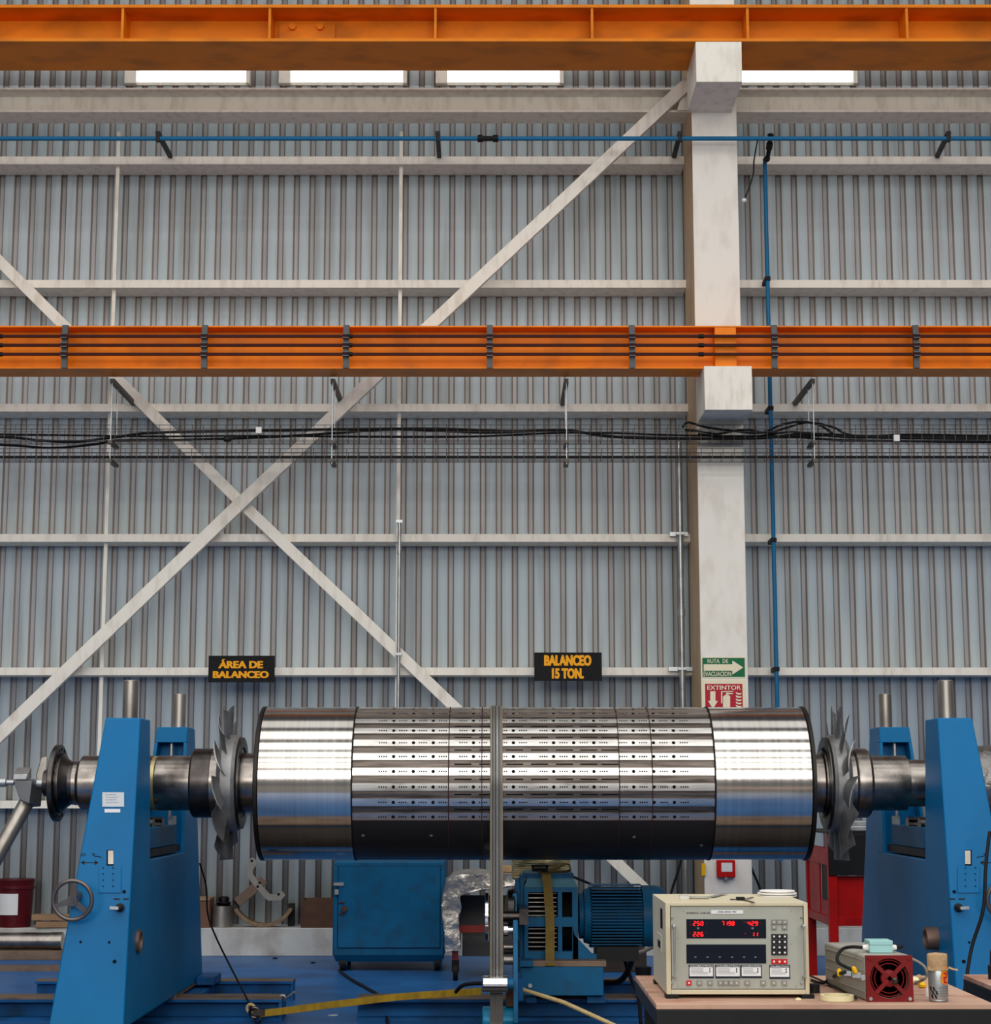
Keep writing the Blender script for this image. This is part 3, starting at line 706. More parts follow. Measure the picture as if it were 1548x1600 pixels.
# ================================================================ BALANCING STANDS
ZT = 2.03; ZB = .17
def stand(s, XI, lab):
    wid = lambda z: .217 + (ZT - z) * .127
    yf = lambda z: 11.5 - (ZT - z) * .126
    yb = lambda z: 13.6 + (ZT - z) * .345
    xo = lambda z: XI + s * wid(z)
    t = thing('balancing_stand', (XI + s * .2, 12.6, ZB), lab, 'machine stand', 'blue balancing stands')
    def lo(pts, inset=0.0, outset=0.0):
        b = B(); A = [Vector((XI + s * inset, y, z)) for y, z in pts]; Q = [Vector((xo(z) - s * outset, y, z)) for y, z in pts]; b.loft(A, Q); return b
    U = [(yf(ZB), ZB), (yb(ZB), ZB), (yb(ZT), ZT), (13.42, ZT), (13.42, 1.14), (11.97, 1.14), (11.84, ZT), (yf(ZT), ZT)]
    part('frame', lo(U), BLUE, t, bevel=.008)
    # hollow rear leg: cheeks and head bar in front of its screw
    b = B(); pts = [(13.26, 1.14), (13.42, 1.14), (13.42, ZT - .11), (13.26, ZT - .11)]
    A = [Vector((XI, y, z)) for y, z in pts]; Q = [Vector((XI + s * .022, y, z)) for y, z in pts]; b.loft(A, Q); part('guide_cheek', b, BLUE, t)
    b = B(); A = [Vector((xo(z) - s * .022, y, z)) for y, z in pts]; Q = [Vector((xo(z), y, z)) for y, z in pts]; b.loft(A, Q); part('guide_cheek', b, BLUE, t)
    part('head_bar', lo([(13.26, ZT - .11), (13.42, ZT - .11), (13.42, ZT), (13.26, ZT)]), BLUE, t, bevel=.004)
    b = B(); xm = XI + s * .12; b.cyl((xm, 13.33, 1.14), (xm, 13.33, ZT - .11), .014, 10); part('lead_screw', b, GALV, t)
    # tubes that cover the screws
    for yy, r, h in ((11.68, .048, .245), (13.5, .046, .25)):
        b = B(); xt = XI + s * .10; b.lathe((xt, yy, ZT), (0, 0, 1), [(0, r), (h - .004, r), (h, r - .004)], 24); part('screw_cover_tube', b, TUBE, t)
    # bearing carriage inside the window
    b = B(); x0, x1 = XI + s * .03, XI + s * .24
    b.box(x0, x1, 11.99, 13.24, 1.15, 1.20); part('dark_gap_plate', b, BLACKP, t)  # black plate standing in for the dark gap under the carriage
    b = B(); b.box(x0, x1, 12.1, 13.1, 1.202, 1.34); cg = part('bearing_carriage', b, BLUE2, t, bevel=.006)
    for yy in (12.32, 12.68):
        b = B(); b.cyl((x0 + s * .02, yy, 1.345), (x1 - s * .02, yy, 1.345), .055, 20); part('support_roller', b, DARKST, cg)
    b = B(); b.box(x0 - s * .0, x0 + s * .03, 12.95, 13.08, 1.342, 1.40); part('lock_block', b, GALV, cg)
    # details on the sloping front face
    def F(x, y, off=0.0):
        D = 11.4
        for _ in range(5): D = yf(P(x, y, D).z)
        p = P(x, y, D); return Vector((p.x, D - off, p.z))
    mx = (lambda x: x) if s < 0 else (lambda x: 1684.5 - x)        # the right stand mirrors the left one
    dy = 0 if s < 0 else 0
    def rect(b, xa, ya, xb, yb_, th, off=0.0):
        p = [F(mx(xa), ya, off), F(mx(xb), ya, off), F(mx(xb), yb_, off), F(mx(xa), yb_, off)]
        b.prism(p, (0, -th, 0))
    if s < 0:
        b = B(); rect(b, 160, 1238, 194, 1260.5, .004); np_ = part('nameplate', b, TAG, t, label='grey metal nameplate')
        b = B()
        for k in range(4): rect(b, 165, 1241.5 + k * 4, 182 + 3 * (k % 2), 1242.1 + k * 4, .0005, .0045)
        part('engraved_lines', b, mat('engraving', (120, 124, 130)), np_)
        b = B(); rect(b, 163.5, 1264, 188, 1269.5, .003); part('number_sticker', b, PAPER, t)
    b = B(); rect(b, 166.5, 1328, 177.5, 1352.5, .0006); rb = part('slot_recess', b, HOLE, t)
    b = B(); rect(b, 169, 1329, 177.5, 1350, .006, .0008); part('slide_block', b, TUBE, rb)
    b = B(); rect(b, 155, 1353.5, 189.5, 1395, .008); pl = part('bolted_plate', b, BLUE, t, bevel=.002)
    b = B()
    for yy in (1356, 1365.5, 1375, 1384.5):
        for xx in (161.5, 177): c = F(mx(xx), yy, .008); b.cyl(c, c - Vector((0, .002, 0)), .0055, 8)
    part('screw_row', b, mat('deep_blue_paint', (8, 50, 84)), pl)  # screw heads in a deeper blue than the plate
    for xx, yy, r in ((194, 1393.5, .011), (126, 1472, .008), (170.5, 1472.5, .008), (179, 1502.5, .012)):
        c = F(mx(xx), yy, 0); b = B(); b.cyl(c - Vector((0, -.004, 0)), c - Vector((0, .0015, 0)), r, 12); part('drilled_hole', b, HOLE, t)
    b = B(); rect(b, 177.5, 1403.5, 187, 1406, .001); rect(b, 192.5, 1403.5, 201, 1406, .001); part('stencilled_marks', b, BLACKP, t)
    # arrow and handwriting
    b = B(); rect(b, 128, 1347.2, 153, 1348.6, .001); 
    for x0_, d in ((126, 1), (154, -1)):
        b.prism([F(mx(x0_), 1347.9), F(mx(x0_ + 6 * d), 1344), F(mx(x0_ + 6 * d), 1351.8)], (0, -.001, 0))
    part('painted_arrow', b, BLACKP, t)
    b = B()
    for w in ([(126, 1338), (128, 1333), (130, 1338), (132, 1333), (134, 1337)], [(144, 1334), (149, 1334), (145, 1336), (149, 1338), (154, 1338), (159, 1340)]):
        b.tube([F(mx(x), y, .001) for x, y in w], .0025, 5)
    part('handwritten_marks', b, BLACKP, t)
    # handwheel
    hc = F(mx(121), 1400, .0); ax = Vector((0, -1, -.13)).normalized(); hc2 = hc + ax * .13
    w = B(); w.ring(hc2, ax, .117, .013, 56, 12); hw = part('handwheel', w, mat('handwheel_iron', (112, 104, 100), .42, .8, .15, 8), t)
    b = B(); b.cyl(hc - ax * .01, hc2 + ax * .02, .032, 20); b.cyl(hc2 + ax * .018, hc2 + ax * .03, .016, 16); part('hub', b, mat('handwheel_iron', ()) if 0 else MATS['handwheel_iron'], hw)
    for a in (80, 200, 320):
        a = R(a); _, u, v = B().frame(ax); d = Vector((math.cos(a), 0, math.sin(a))); d = (d - ax * d.dot(ax)).normalized()
        b = B(); q = ax.cross(d).normalized()
        b.loft([hc2 + d * .02 + q * .02 - ax * .006, hc2 + d * .02 - q * .02 - ax * .006, hc2 + d * .02 - q * .02 + ax * .006, hc2 + d * .02 + q * .02 + ax * .006],
               [hc2 + d * .112 + q * .012 - ax * .005, hc2 + d * .112 - q * .012 - ax * .005, hc2 + d * .112 - q * .012 + ax * .005, hc2 + d * .112 + q * .012 + ax * .005])
        part('spoke', b, MATS['handwheel_iron'], hw)
    kc = F(mx(188), 1418); b = B(); b.lathe(kc, (0, -1, 0), [(0, .026), (.02, .026), (.025, .018), (.06, .016), (.065, .01)], 20); kb = part('selector_knob', b, BLACKP, t)
    b = B(); b.bar(kc + Vector((0, -.06, 0)), kc + Vector((s * .05, -.07, .004)), .02, .018); part('pointer', b, GALV, kb)
    # boss on the inner side
    zc = 0.97 if s < 0 else .86
    zc = P(213, 1471, 11.6).z; b = B(); b.lathe((XI, 11.62 if s < 0 else 11.72, zc + (0 if s < 0 else .01)), (-s, 0, 0), [(0, .07), (.02 if s < 0 else .075, .07), (.022 if s < 0 else .077, .052), (.002, .05), (.0015, .01)], 28)
    part('side_boss', b, mat('rusty_boss', (120, 96, 84), .5, .6, .2, 12), t)
    return t
XIL, XIR = -2.223, 2.766
stand(-1, XIL, 'left blue balancing stand carrying the flanged shaft end, with handwheel and nameplate')
stand(1, XIR, 'right blue balancing stand beside the red cabinet, cut by the right edge')
# black cable on the right stand
b = B(); b.tube(bez([P(1546, 1300, 11.2), P(1540, 1350, 11.1), P(1536, 1420, 11.05), P(1518, 1480, 11.05), P(1508, 1540, 10.97), P(1500, 1600, 10.93), P(1490, 1690, 10.9)], 6), .011, 8)
solo('stand_cable', b, BLACK, 'black cable hanging down the front of the right blue stand', 'cable')
# ================================================================ BED RAILS ON THE FLOOR
def rail(x0, x1, y0, w, z1, label):
    t = thing('bed_rail', ((x0 + x1) / 2, y0 + w / 2, 0), label, 'rail', 'blue machine bed rails')
    part('beam', ibeam(x0, x1, y0, y0 + w, y0 + w * .35, 0, z1 - .006, .02, .04), BEDB, t)
    b = B(); b.box(x0, x1, y0 + .0, y0 + w, z1 - .006, z1); part('worn_top', b, RAILT, t, label='rusty worn top strip')
    b = B(); b.box(x1 - .02, x1 - .001, y0 + .01, y0 + w - .01, .02, z1 - .027); part('end_plate', b, BEDB, t)
rail(-6, X_(440, 1560, 13.05), 13.05, .3, .15, 'front blue bed rail under the left stand, reaching to the ratchet hook')
rail(X_(55, 1530, 14.25), X_(458, 1535, 14.25), 14.25, .16, .15, 'rear blue bed rail under the left stand, ending short of the floor cable')
rail(X_(557, 1560, 13.05), 6, 13.05, .3, .15, 'blue bed rail running under the drive unit and right stand')
rail(X_(930, 1537, 14.25), 6, 14.25, .16, .15, 'rear blue bed rail on the right, behind the drive unit')
rail(-6, 6, 11.0, .5, .15, 'broad blue bed rail under the front feet of both stands')
b = B(); b.box(-6, 6, 11.55, 12.7, .0, .012); solo('added_dark_plate', b, mat('added_plate_dark', (44, 40, 38), .5, .4, .2, 3), 'added dark plate below the drum, there to darken its underside reflection', 'plate')  # added out of view so the drum's underside reflects something dark
# crosswise slides under each stand, between the rails
for xi, s, lab in ((XIL, -1, 'left'), (XIR, 1, 'right')):
    b = B(); b.box(xi - .06, xi + .1, 13.37, 14.23, .0, .13) if s < 0 else b.box(xi - .1, xi + .06, 13.37, 14.23, 0, .13)
    solo('crosswise_slide', b, BEDB, 'short blue floor beam under the %s stand between its rails' % lab, 'beam', bevel=.01)
    b = B(); b.box(xi - .02 if s > 0 else xi + .005, xi + .14 if s < 0 else xi - .005, 13.9, 14.25, .151, .21) if s < 0 else b.box(xi - .14, xi - .005, 13.9, 14.25, .151, .21)
    b.mapped(lambda v: v) 
    solo('clamp_block', b, BEDB, 'small blue clamp block at the foot of the %s stand' % lab, 'block', bevel=.006)
    b = B(); b.box(min(xi, xi + s * .45), max(xi, xi + s * .45), 13.06, 14.38, .151, .169)
    solo('foot_plate', b, RAILT, 'flat steel plate under the %s stand on its rails' % lab, 'plate')
# ================================================================ DRIVE UNIT BEHIND THE BELT
GD_ = 12.85
t = thing('belt_drive_unit', P(870, 1557, 13.1), 'blue belt drive unit with ribbed motor standing right of the belt', 'drive unit')
def bx(b, xa, ya, xb, yb, D, d): b.pbox(xa, ya, xb, yb, D, d); return b
b = B(); bx(b, 813, 1511, 943, 1556, 12.7, .75); base = part('base_box', b, BLUE2, t, bevel=.006)
for xa, xb in ((822, 838), (918, 946)):
    b = B(); p = P(xa, 1562, 12.72); b.box(p.x, X_(xb, 1560, 12.72), 12.78, 13.4, .151, Z_(1556, 12.7)); part('foot', b, BEDB, base)
b = B(); c = P(828, 1540, 12.7); b.cyl(c, c - Vector((0, .012, 0)), .014, 12); part('bolt', b, GALV, base)
b = B(); bx(b, 833, 1501, 947, 1510, 12.72, .12); part('slide_rail', b, RAILT, t)
b = B(); bx(b, 833, 1501, 947, 1510, 13.2, .12); part('slide_rail', b, RAILT, t)
b = B(); bx(b, 812, 1501, 833, 1511, 12.66, .3); part('slide_end', b, BLUE2, t, bevel=.004)
# gearbox frame (open front windows)
fr = B()
def fb(xa, ya, xb, yb, d=.05): fr.pbox(xa, ya, xb, yb, GD_, d)
fb(819, 1386, 825, 1500); fb(871.5, 1394, 878, 1487); fb(894, 1386, 903, 1500)
fb(825, 1386, 894, 1394); fb(825, 1433, 871.5, 1448); fb(878, 1433, 894, 1448); fb(825, 1486.5, 894, 1500)
hz0 = Z_(1500, GD_); hz1 = Z_(1386, GD_); hx0 = X_(819, 1440, GD_); hx1 = X_(903, 1440, GD_)
part('window_frame', fr, BLUE2, t)
b = B(); b.box(hx0, hx0 + .02, GD_ + .05, 13.5, hz0, hz1); b.box(hx1 - .02, hx1, GD_ + .05, 13.5, hz0, hz1); b.box(hx0 + .02, hx1 - .02, 13.48, 13.5, hz0, hz1)
b.box(hx0 + .02, hx1 - .02, GD_ + .05, 13.48, hz0, hz0 + .02); part('housing', b, BLUE2, t)
b = B(); b.prism([(hx0, GD_, hz1), (hx1, GD_, hz1), (hx1 - .03, GD_ + .1, hz1 + .07), (hx0 + .03, GD_ + .1, hz1 + .07)], (0, .45, 0)); part('sloping_top', b, mat('pale_blue_top', (96, 146, 164), .45, 0, .12, 5), t)  # sloping top in a paler blue than the housing
b = B(); b.pbox(818, 1365, 896, 1372, GD_ + .08, .5); part('top_flange', b, BLUE2, t, bevel=.003)
b = B(); b.lathe(((hx0 + hx1) / 2 - .16, 13.15, (hz0 + hz1) / 2), (1, 0, 0), [(0, .2), (.32, .2)], 32); part('rotor_pack', b, HOLE, t)
b = B()
for k in range(16):
    z = hz0 + .05 + k * .03
    if z < hz1 - .03: b.box(hx0 + .03, X_(870, 1440, GD_), 12.93, 12.945, z, z + .006)
part('grille_bars', b, TUBE, t)
b = B(); b.prism([P(895, 1452, GD_), P(898, 1462, GD_), P(925, 1490, GD_), P(932, 1491, GD_), P(932, 1500, GD_), P(895, 1500, GD_)], (0, .05, 0)); part('corner_gusset', b, BLUE2, t)
b = B(); b.pbox(805, 1375, 812, 1470, GD_ + .02, .3); b.pbox(812, 1368, 819, 1500, GD_ + .05, .3); part('side_flange', b, BLUE2, t, bevel=.004)
mz = Z_(1431, 13.2); mD = 13.2; mp = mD / FOC
def mxx(x): return X_(x, 1431, mD)
b = B(); b.lathe((mxx(904), mD, mz), (1, 0, 0), [(0, 34 * mp), (.03, 34 * mp), (.034, 40 * mp), (mxx(922) - mxx(904), 43 * mp)], 40); part('motor_bell', b, BLUE2, t)
b = B(); b.lathe((mxx(920), mD, mz), (1, 0, 0), [(0, 36 * mp), (mxx(1002) - mxx(920), 38 * mp)], 48); mo = part('motor_body', b, BLUE2, t)
b = B()
for k in range(44):
    a = 2 * math.pi * k / 44
    # cooling fins are horizontal plates: heights evenly spaced
    pass
for k in range(21):
    z = mz - 46 * mp + k * 4.6 * mp; h = math.sqrt(max(0, (49 * mp) ** 2 - (z - mz) ** 2)); h = max(h, .05)
    x0, x1 = mxx(920), mxx(1001); y0 = mD - min(h, 47 * mp) ; y1 = mD + min(h, 47 * mp)
    b.prism([(x0 + .012, y0, z), (x1 - .004, y0, z), (x1, y0 + .02, z), (x1, y1, z), (x0, y1, z), (x0, y0 + .02, z)], (0, 0, .0065))
part('cooling_fins', b, BLUE2, mo)
b = B(); b.lathe((mxx(1002), mD, mz), (1, 0, 0), [(0, 46 * mp), (.09, 46 * mp), (.14, 44 * mp), (.17, 36 * mp)], 48); part('fan_cowl', b, BLUE2, t)
b = B(); b.box(mxx(930), mxx(995), mD - .12, mD + .12, hz0 - .03, mz - 44 * mp); part('motor_foot', b, BLACKP, t)
# pulley, shaft, arm and rollers
pz = Z_(1432, 12.45); b = B(); b.lathe((X_(757.5, 1432, 12.45), 12.45, pz), (1, 0, 0), [(0, .15), (.003, .166), (.022, .166), (.026, .15)], 48); part('pulley_rim', b, CHROME, t)
b = B(); b.cyl((X_(764, 1432, 12.45), 12.45, pz), (hx0, 12.45, pz), .035, 20); b.box(hx0 - .04, hx0 + .02, 12.40, 12.9, pz - .05, pz + .05); part('pulley_shaft', b, DARKST, t)
b = B(); b.lathe((X_(789, 1420, 12.6), 12.6, Z_(1420, 12.6)), (1, 0, 0), [(0, .06), (.02, .13), (.06, .14), (.09, .1)], 28); part('clutch_drum', b, DARKST, t)
az = Z_(1443, 12.2)
b = B(); A = []; x0 = X_(801.5, 1520, 12.1); x1 = X_(809, 1520, 12.1)
prof = [(12.22, az), (12.32, az), (12.42, az - .1), (12.5, .9), (12.5, .15), (12.4, .02), (12.05, .02), (11.98, .12), (11.98, .5), (12.12, .75)]
b.prism([(x0, y, z) for y, z in prof], (x1 - x0, 0, 0)); part('roller_arm', b, BLUE2, t, bevel=.003)
b = B(); b.box(x0 + .005, X_(816, 1530, 12.6), 12.3, 12.72, .22, .36); part('arm_bracket', b, BEDB, t)
b = B(); ra = X_(754, 1537, 12.06); rb_ = X_(793, 1537, 12.06); b.lathe((ra, rollc.y, rollc.z), (1, 0, 0), [(0, .048), (.004, rollr), (rb_ - ra - .004, rollr), (rb_ - ra, .046)], 32); part('tension_roller', b, CHROME, t)
b = B(); b.cyl((rb_, rollc.y, rollc.z), (x0, rollc.y, rollc.z), .036, 18); part('roller_hub', b, BLUE2, t)
b = B(); zc2 = Z_(1455, 12.2); b.lathe((X_(786.5, 1455, 12.3), 12.3, zc2), (1, 0, 0), [(0, .02), (.002, .042), (.03, .042), (.032, .024), (x0 - X_(786.5, 1455, 12.3), .024)], 24); part('idler_hub', b, CHROME, t)
for y, r in ((1480, .014), (1500, .03), (1487, .016)):
    b = B(); z = Z_(y, 12.25); b.cyl((X_(787, y, 12.25), 12.25, z), (x0, 12.25, z), r, 14); part('arm_pin', b, TUBE if y != 1487 else BLACKP, t)
b = B(); ld0 = X_(753, 1590, 12.1); b.lathe((ld0, low.y, low.z), (1, 0, 0), [(0, .06), (.002, lowr - .006), (.008, lowr - .0), (x0 - ld0, lowr - .0)], 40); part('lower_drum', b, TEALB, t)
b = B(); b.box(X_(790, 1560, 12.2), x0, 12.15, 12.25, .2, .34); part('guard_plate', b, RUST, t)
# webbing strap and ratchet over the gearbox
b = B(); b.band(bez([P(852, 1362, 12.9), P(853, 1367, 12.8), P(856, 1390, 12.8), P(859, 1440, 12.8), P(859, 1485, 12.78), P(859, 1509, 12.70)], 6), (1, 0, 0), .062, .004)
o = solo('tie_down_strap', b, OLIVE, 'olive webbing strap pulled over the drive unit housing', 'strap')
b = B(); b.band(bez([P(852, 1362, 12.9), P(865, 1358, 13.0), P(882, 1350, 13.1), P(890, 1353, 13.1), P(886, 1361, 13.1), P(840, 1363, 12.98)], 6), (0, 1, .2), .05, .004); part('loose_loop', b, OLIVE, o)
b = B(); b.pbox(830, 1351.5, 857, 1354.5, 12.85, .08); b.pbox(831, 1354.5, 835, 1362, 12.85, .06); b.pbox(852, 1354.5, 856, 1362, 12.85, .06); b.cyl(P(833, 1359, 12.86), P(855, 1359, 12.86), .012, 10); part('ratchet', b, BLACKP, o)
# wrapped bundle behind
b = B(); p0 = P(801, 1369, 13.75); p1 = P(889, 1341, 13.75)
nx, nz = 26, 8
def bump(v, a, f): return v + Vector(noise.noise_vector(v * f)) * a
b.box(p0.x, p1.x, 13.6, 14.1, Z_(1372, 13.75), p1.z)
bmesh.ops.subdivide_edges(b.bm, edges=b.bm.edges[:], cuts=9, use_grid_fill=True)
b.mapped(lambda v: bump(v, .022, 14))
solo('wrapped_bundle', b, WRAP, 'yellowish plastic wrapped bundle on top, behind the drive unit', 'bundle', smooth=80)
b = B(); x0_ = X_(806, 1372, 13.8); b.box(x0_, X_(885, 1372, 13.8), 13.62, 14.08, 0, Z_(1375, 13.75) - .02); solo('support_crate', b, BLACKP, 'dark crate behind the drive unit carrying the wrapped bundle', 'crate', bevel=.006)

# ================================================================ THINGS AGAINST THE WALL
# blue cabinet on castors
D = 16.5; cx0, cx1 = X_(520, 1430, D), X_(694.5, 1430, D); z0 = Z_(1503, D); z1 = Z_(1346, D)
t = thing('blue_cabinet', ((cx0 + cx1) / 2, D + .35, 0), 'square blue steel cabinet on castors standing under the drum', 'cabinet')
b = B(); b.box(cx0, cx1, D, D + .75, Z_(1494, D), z1); part('body', b, BLUE2, t, bevel=.012)
b = B(); b.prism([(cx0 + .01, D - .012, Z_(1492, D)), (cx1 - .01, D - .012, Z_(1492, D)), (cx1 - .03, D + .02, z0), (cx0 + .03, D + .02, z0)], (0, .6, 0)); part('plinth', b, mat('blue_dark_base', (10, 76, 116)), t)
b = B(); b.pbox(528, 1354, 687.5, 1481, D - .012, .01); dr = part('door', b, BLUE2, t, bevel=.004)
b = B()
for a in ((527.3, 1353.3, 688.2, 1354), (527.3, 1481, 688.2, 1481.7), (527.3, 1354, 528, 1481), (687.5, 1354, 688.2, 1481)): b.pbox(*a, D - .004, .004)
part('door_gap', b, HOLE, t)
b = B(); b.pbox(521, 1379, 537, 1384, D - .024, .012); b.pbox(525, 1391, 527.5, 1398, D - .03, .028); part('hasp', b, GALV, dr)
b = B(); b.pbox(522.5, 1390, 529, 1398, D - .04, .022); part('padlock', b, GALV, dr, bevel=.002)
b = B(); c = P(538, 1420, D - .012); b.cyl(c, c - Vector((0, .03, 0)), .026, 12); b.box(c.x - .05, c.x, D - .022, D - .012, c.z - .05, c.z - .035); b.box(c.x - .05, c.x, D - .022, D - .012, c.z + .05, c.z + .062); part('handle', b, RUST, dr)
for xx in (524, 690.5):
    for yy in (1350, 1356): b = B(); c = P(xx, yy, D); b.cyl(c, c - Vector((0, .006, 0)), .007, 8); part('corner_rivet', b, TEALB, t)
for xx in (535, 683):
    for dd in (.06, .62):
        X = X_(xx, 1505, D); b = B(); b.cyl((X - .025, D + dd, .06), (X + .025, D + dd, .06), .06, 18); ca = part('castor', b, BLACK, t)
        b = B(); b.box(X - .04, X - .03, D + dd - .03, D + dd + .03, .05, z0); b.box(X + .03, X + .04, D + dd - .03, D + dd + .03, .05, z0); b.box(X - .04, X + .04, D + dd - .04, D + dd + .04, z0 - .012, z0 + .002); part('fork', b, BLUE2, ca)
b = B(); b.tube(bez([on_z(530, 1516, .012), on_z(545, 1528, .012), on_z(575, 1545, .012), on_z(592, 1556, .012), on_z(598, 1575, .012), on_z(605, 1595, .012), on_z(612, 1630, .012)], 6), .012, 6)
solo('floor_cable', b, BLACK, 'dark cable snaking on the blue floor from the blue cabinet castor', 'cable')

# foil covered cart
D = 15.6
t = thing('foil_covered_cart', (X_(745, 1500, D), D + .4, 0), 'cart draped with crumpled silver foil blanket between blue cabinet and belt', 'cart')
xa, xb = X_(703, 1440, D), X_(806, 1440, D); fz = lambda y: Z_(y, D)
b = B(); 
prof = []
top = [(694, 1508), (693, 1470), (691, 1430), (691, 1396), (696, 1380), (704, 1370), (716, 1366), (760, 1365.5), (806, 1366)]
bot = [(806, 1385), (770, 1391), (740, 1397), (722, 1392), (713, 1396), (712, 1420), (716, 1450), (717, 1486), (697, 1489)]
outer = top[1:] ; poly = [P(x, y, D) for x, y in ([(697, 1489), (694, 1462), (691, 1430), (691, 1400), (696, 1380), (706, 1370), (720, 1366), (806, 1366), (806, 1384), (780, 1388), (752, 1392), (728, 1395), (715, 1397), (713, 1420), (716, 1450), (717, 1484)])]
b.prism(poly, (0, .85, 0))
bmesh.ops.triangulate(b.bm, faces=[f for f in b.bm.faces if len(f.verts) > 4])
for _ in range(4): bmesh.ops.subdivide_edges(b.bm, edges=[e for e in b.bm.edges if e.calc_length() > .04], cuts=1)
bmesh.ops.triangulate(b.bm, faces=b.bm.faces[:])
b.mapped(lambda v: bump(bump(v, .02, 9), .014, 26))
part('foil_cover', b, FOIL, t, smooth=60)
b = B(); b.pbox(717, 1446, 806, 1457, D + .1, .05); b.pbox(706, 1484, 716, 1500, D + .1, .05); b.pbox(711, 1398, 717, 1446, D + .1, .05); b.pbox(806, 1388, 812, 1500, D + .1, .05)
part('red_frame', b, mat('faded_red_steel', (130, 50, 44), .5, 0, .15, 5), t)
b = B(); b.pbox(719, 1402, 806, 1446, D + .35, .3); b.pbox(722, 1458, 806, 1494, D + .35, .3); part('load_boxes', b, mat('grey_cardboard', (92, 88, 84), .7, 0, .12, 4), t)
for xx in (711, 809):
    X = X_(xx, 1508, D); b = B(); b.cyl((X - .02, D + .14, .075), (X + .02, D + .14, .075), .075, 18); b.box(X - .03, X + .03, D + .1, D + .18, .07, Z_(1500, D + .1)); part('castor', b, BLACK, t)
b = B(); c = P(795, 1361, D + .3); b.lathe(Vector((c.x, c.y, Z_(1366, D) + .0)), (0, 0, 1), [(0, .05), (.01, .075), (.05, .075), (.06, .05)], 18); solo('paper_roll', b, KRAFT, 'small tan roll lying on the foil cover right of the belt', 'roll')

# kerb things
K = KERB + .001; KD = 18.12
t = thing('paint_pail', (X_(22, 1445, KD), KD, K), 'dark red plastic pail with white label on the kerb at the left edge', 'pail')
r = 28 * KD / FOC; h = 70 * KD / FOC
b = B(); b.lathe((X_(22, 1445, KD), KD, K), (0, 0, 1), [(0, r * .88), (h * .8, r * .98), (h * .82, r * 1.04), (h * .86, r * 1.04), (h * .88, r), (h * .97, r * 1.02), (h, r * 1.05), (h + .012, r), (h + .012, .01)], 40); part('pail_body', b, PAILR, t)
b = B(); cx = X_(22, 1445, KD); rr2 = r * .96 + .003
A = [Vector((cx + rr2 * math.sin(R(g)), KD - rr2 * math.cos(R(g)), K + .12)) for g in range(-60, 26, 6)]; b.loft(A + [p * 1 + Vector((0, .002, 0)) for p in A[::-1]], [p + Vector((0, -.003, .2)) for p in A] + [p + Vector((0, -.001, .2)) for p in A[::-1]]); lb_ = part('paper_label', b, PAPER, t)
def box_thing(name, xa, ya, xb, yb, D, d, m, lab, cat, open_top=True, z0=None):
    x0, x1 = X_(xa, (ya + yb) / 2, D), X_(xb, (ya + yb) / 2, D); zt = Z_(ya, D); zb = K if z0 is None else z0; w = .012
    b = B()
    if open_top:
        b.box(x0, x1, D, D + w, zb, zt); b.box(x0, x1, D + d - w, D + d, zb, zt); b.box(x0, x0 + w, D + w, D + d - w, zb, zt); b.box(x1 - w, x1, D + w, D + d - w, zb, zt); b.box(x0 + w, x1 - w, D + w, D + d - w, zb, zb + w)
    else: b.box(x0, x1, D, D + d, zb, zt)
    return solo(name, b, m, lab, cat, bevel=.002)
box_thing('steel_box', 470, 1406, 560, 1450, 17.96, .36, RUST, 'open rusty brown box on the kerb left of the blue cabinet', 'box')
o = box_thing('wooden_crate', 296, 1407, 327, 1450, 17.96, .3, mat('crate_wood', (112, 80, 62), .7, 0, .15, 5), 'brown wooden crate on the kerb just right of the left stand', 'crate')
b = B(); c = P(334, 1400, 17.98)
b = B(); p = (X_(293, 1405, 17.95), X_(337, 1405, 17.95)); zt = Z_(1407, 17.96) + .001; b.box(p[0], p[1] - .06, 17.95, 18.3, zt, zt + .02); part('lid', b, PLANK, o, label='loose pale plank lid')
b = B(); b.lathe((X_(347.5, 1440, 18.1), 18.1, K), (0, 0, 1), [(0, .10), (.2, .10), (.2, .092), (.01, .09), (.009, .01)], 32); solo('steel_bushing', b, TUBE, 'short round steel bushing on the kerb beside the wooden crate', 'bushing')
b = B(); b.lathe((X_(349, 1440, 18.1), 18.1, K + .201), (0, 0, 1), [(0, .06), (.03, .075), (.04, .05), (.08, .055), (.09, .03)], 16); solo('valve_part', b, DARKST, 'small dark cast part sitting on top of the steel bushing', 'part')
# half ring strap and bent bracket leaning on the wall
def arcband(b, cx, cy, D, r0, r1, a0, a1, d, n=22):
    A = [P(cx + r1 * math.cos(R(a0 + (a1 - a0) * i / n)), cy + r1 * math.sin(R(a0 + (a1 - a0) * i / n)), D) for i in range(n + 1)]
    A += [P(cx + r0 * math.cos(R(a1 - (a1 - a0) * i / n)), cy + r0 * math.sin(R(a1 - (a1 - a0) * i / n)), D) for i in range(n + 1)]
    b.prism(A, (0, d, 0))
b = B(); arcband(b, 411, 1397, 18.02, 46, 52, 28, 152, .12); solo('half_ring', b, mat('brass_half_ring', (136, 112, 88), .45, .6, .2, 9, (1, 1, 1), (80, 66, 56), .6, 7), 'rusty half ring lying curve down on the kerb against the wall', 'ring', bevel=.003)
b = B(); poly = [(385, 1346), (391, 1340), (397, 1344), (400, 1350), (393, 1360), (393, 1366), (402, 1378), (411, 1388), (420, 1397), (426, 1398), (433, 1397), (438, 1391), (445, 1399), (438, 1408), (418, 1408), (410, 1402), (393, 1382), (384, 1371), (383, 1362)]
b.prism([P(x, y, 18.0) for x, y in poly], (0, .015, 0)); 
b.mapped(lambda v: v + Vector((0, (v.z - K) * .18, 0)))
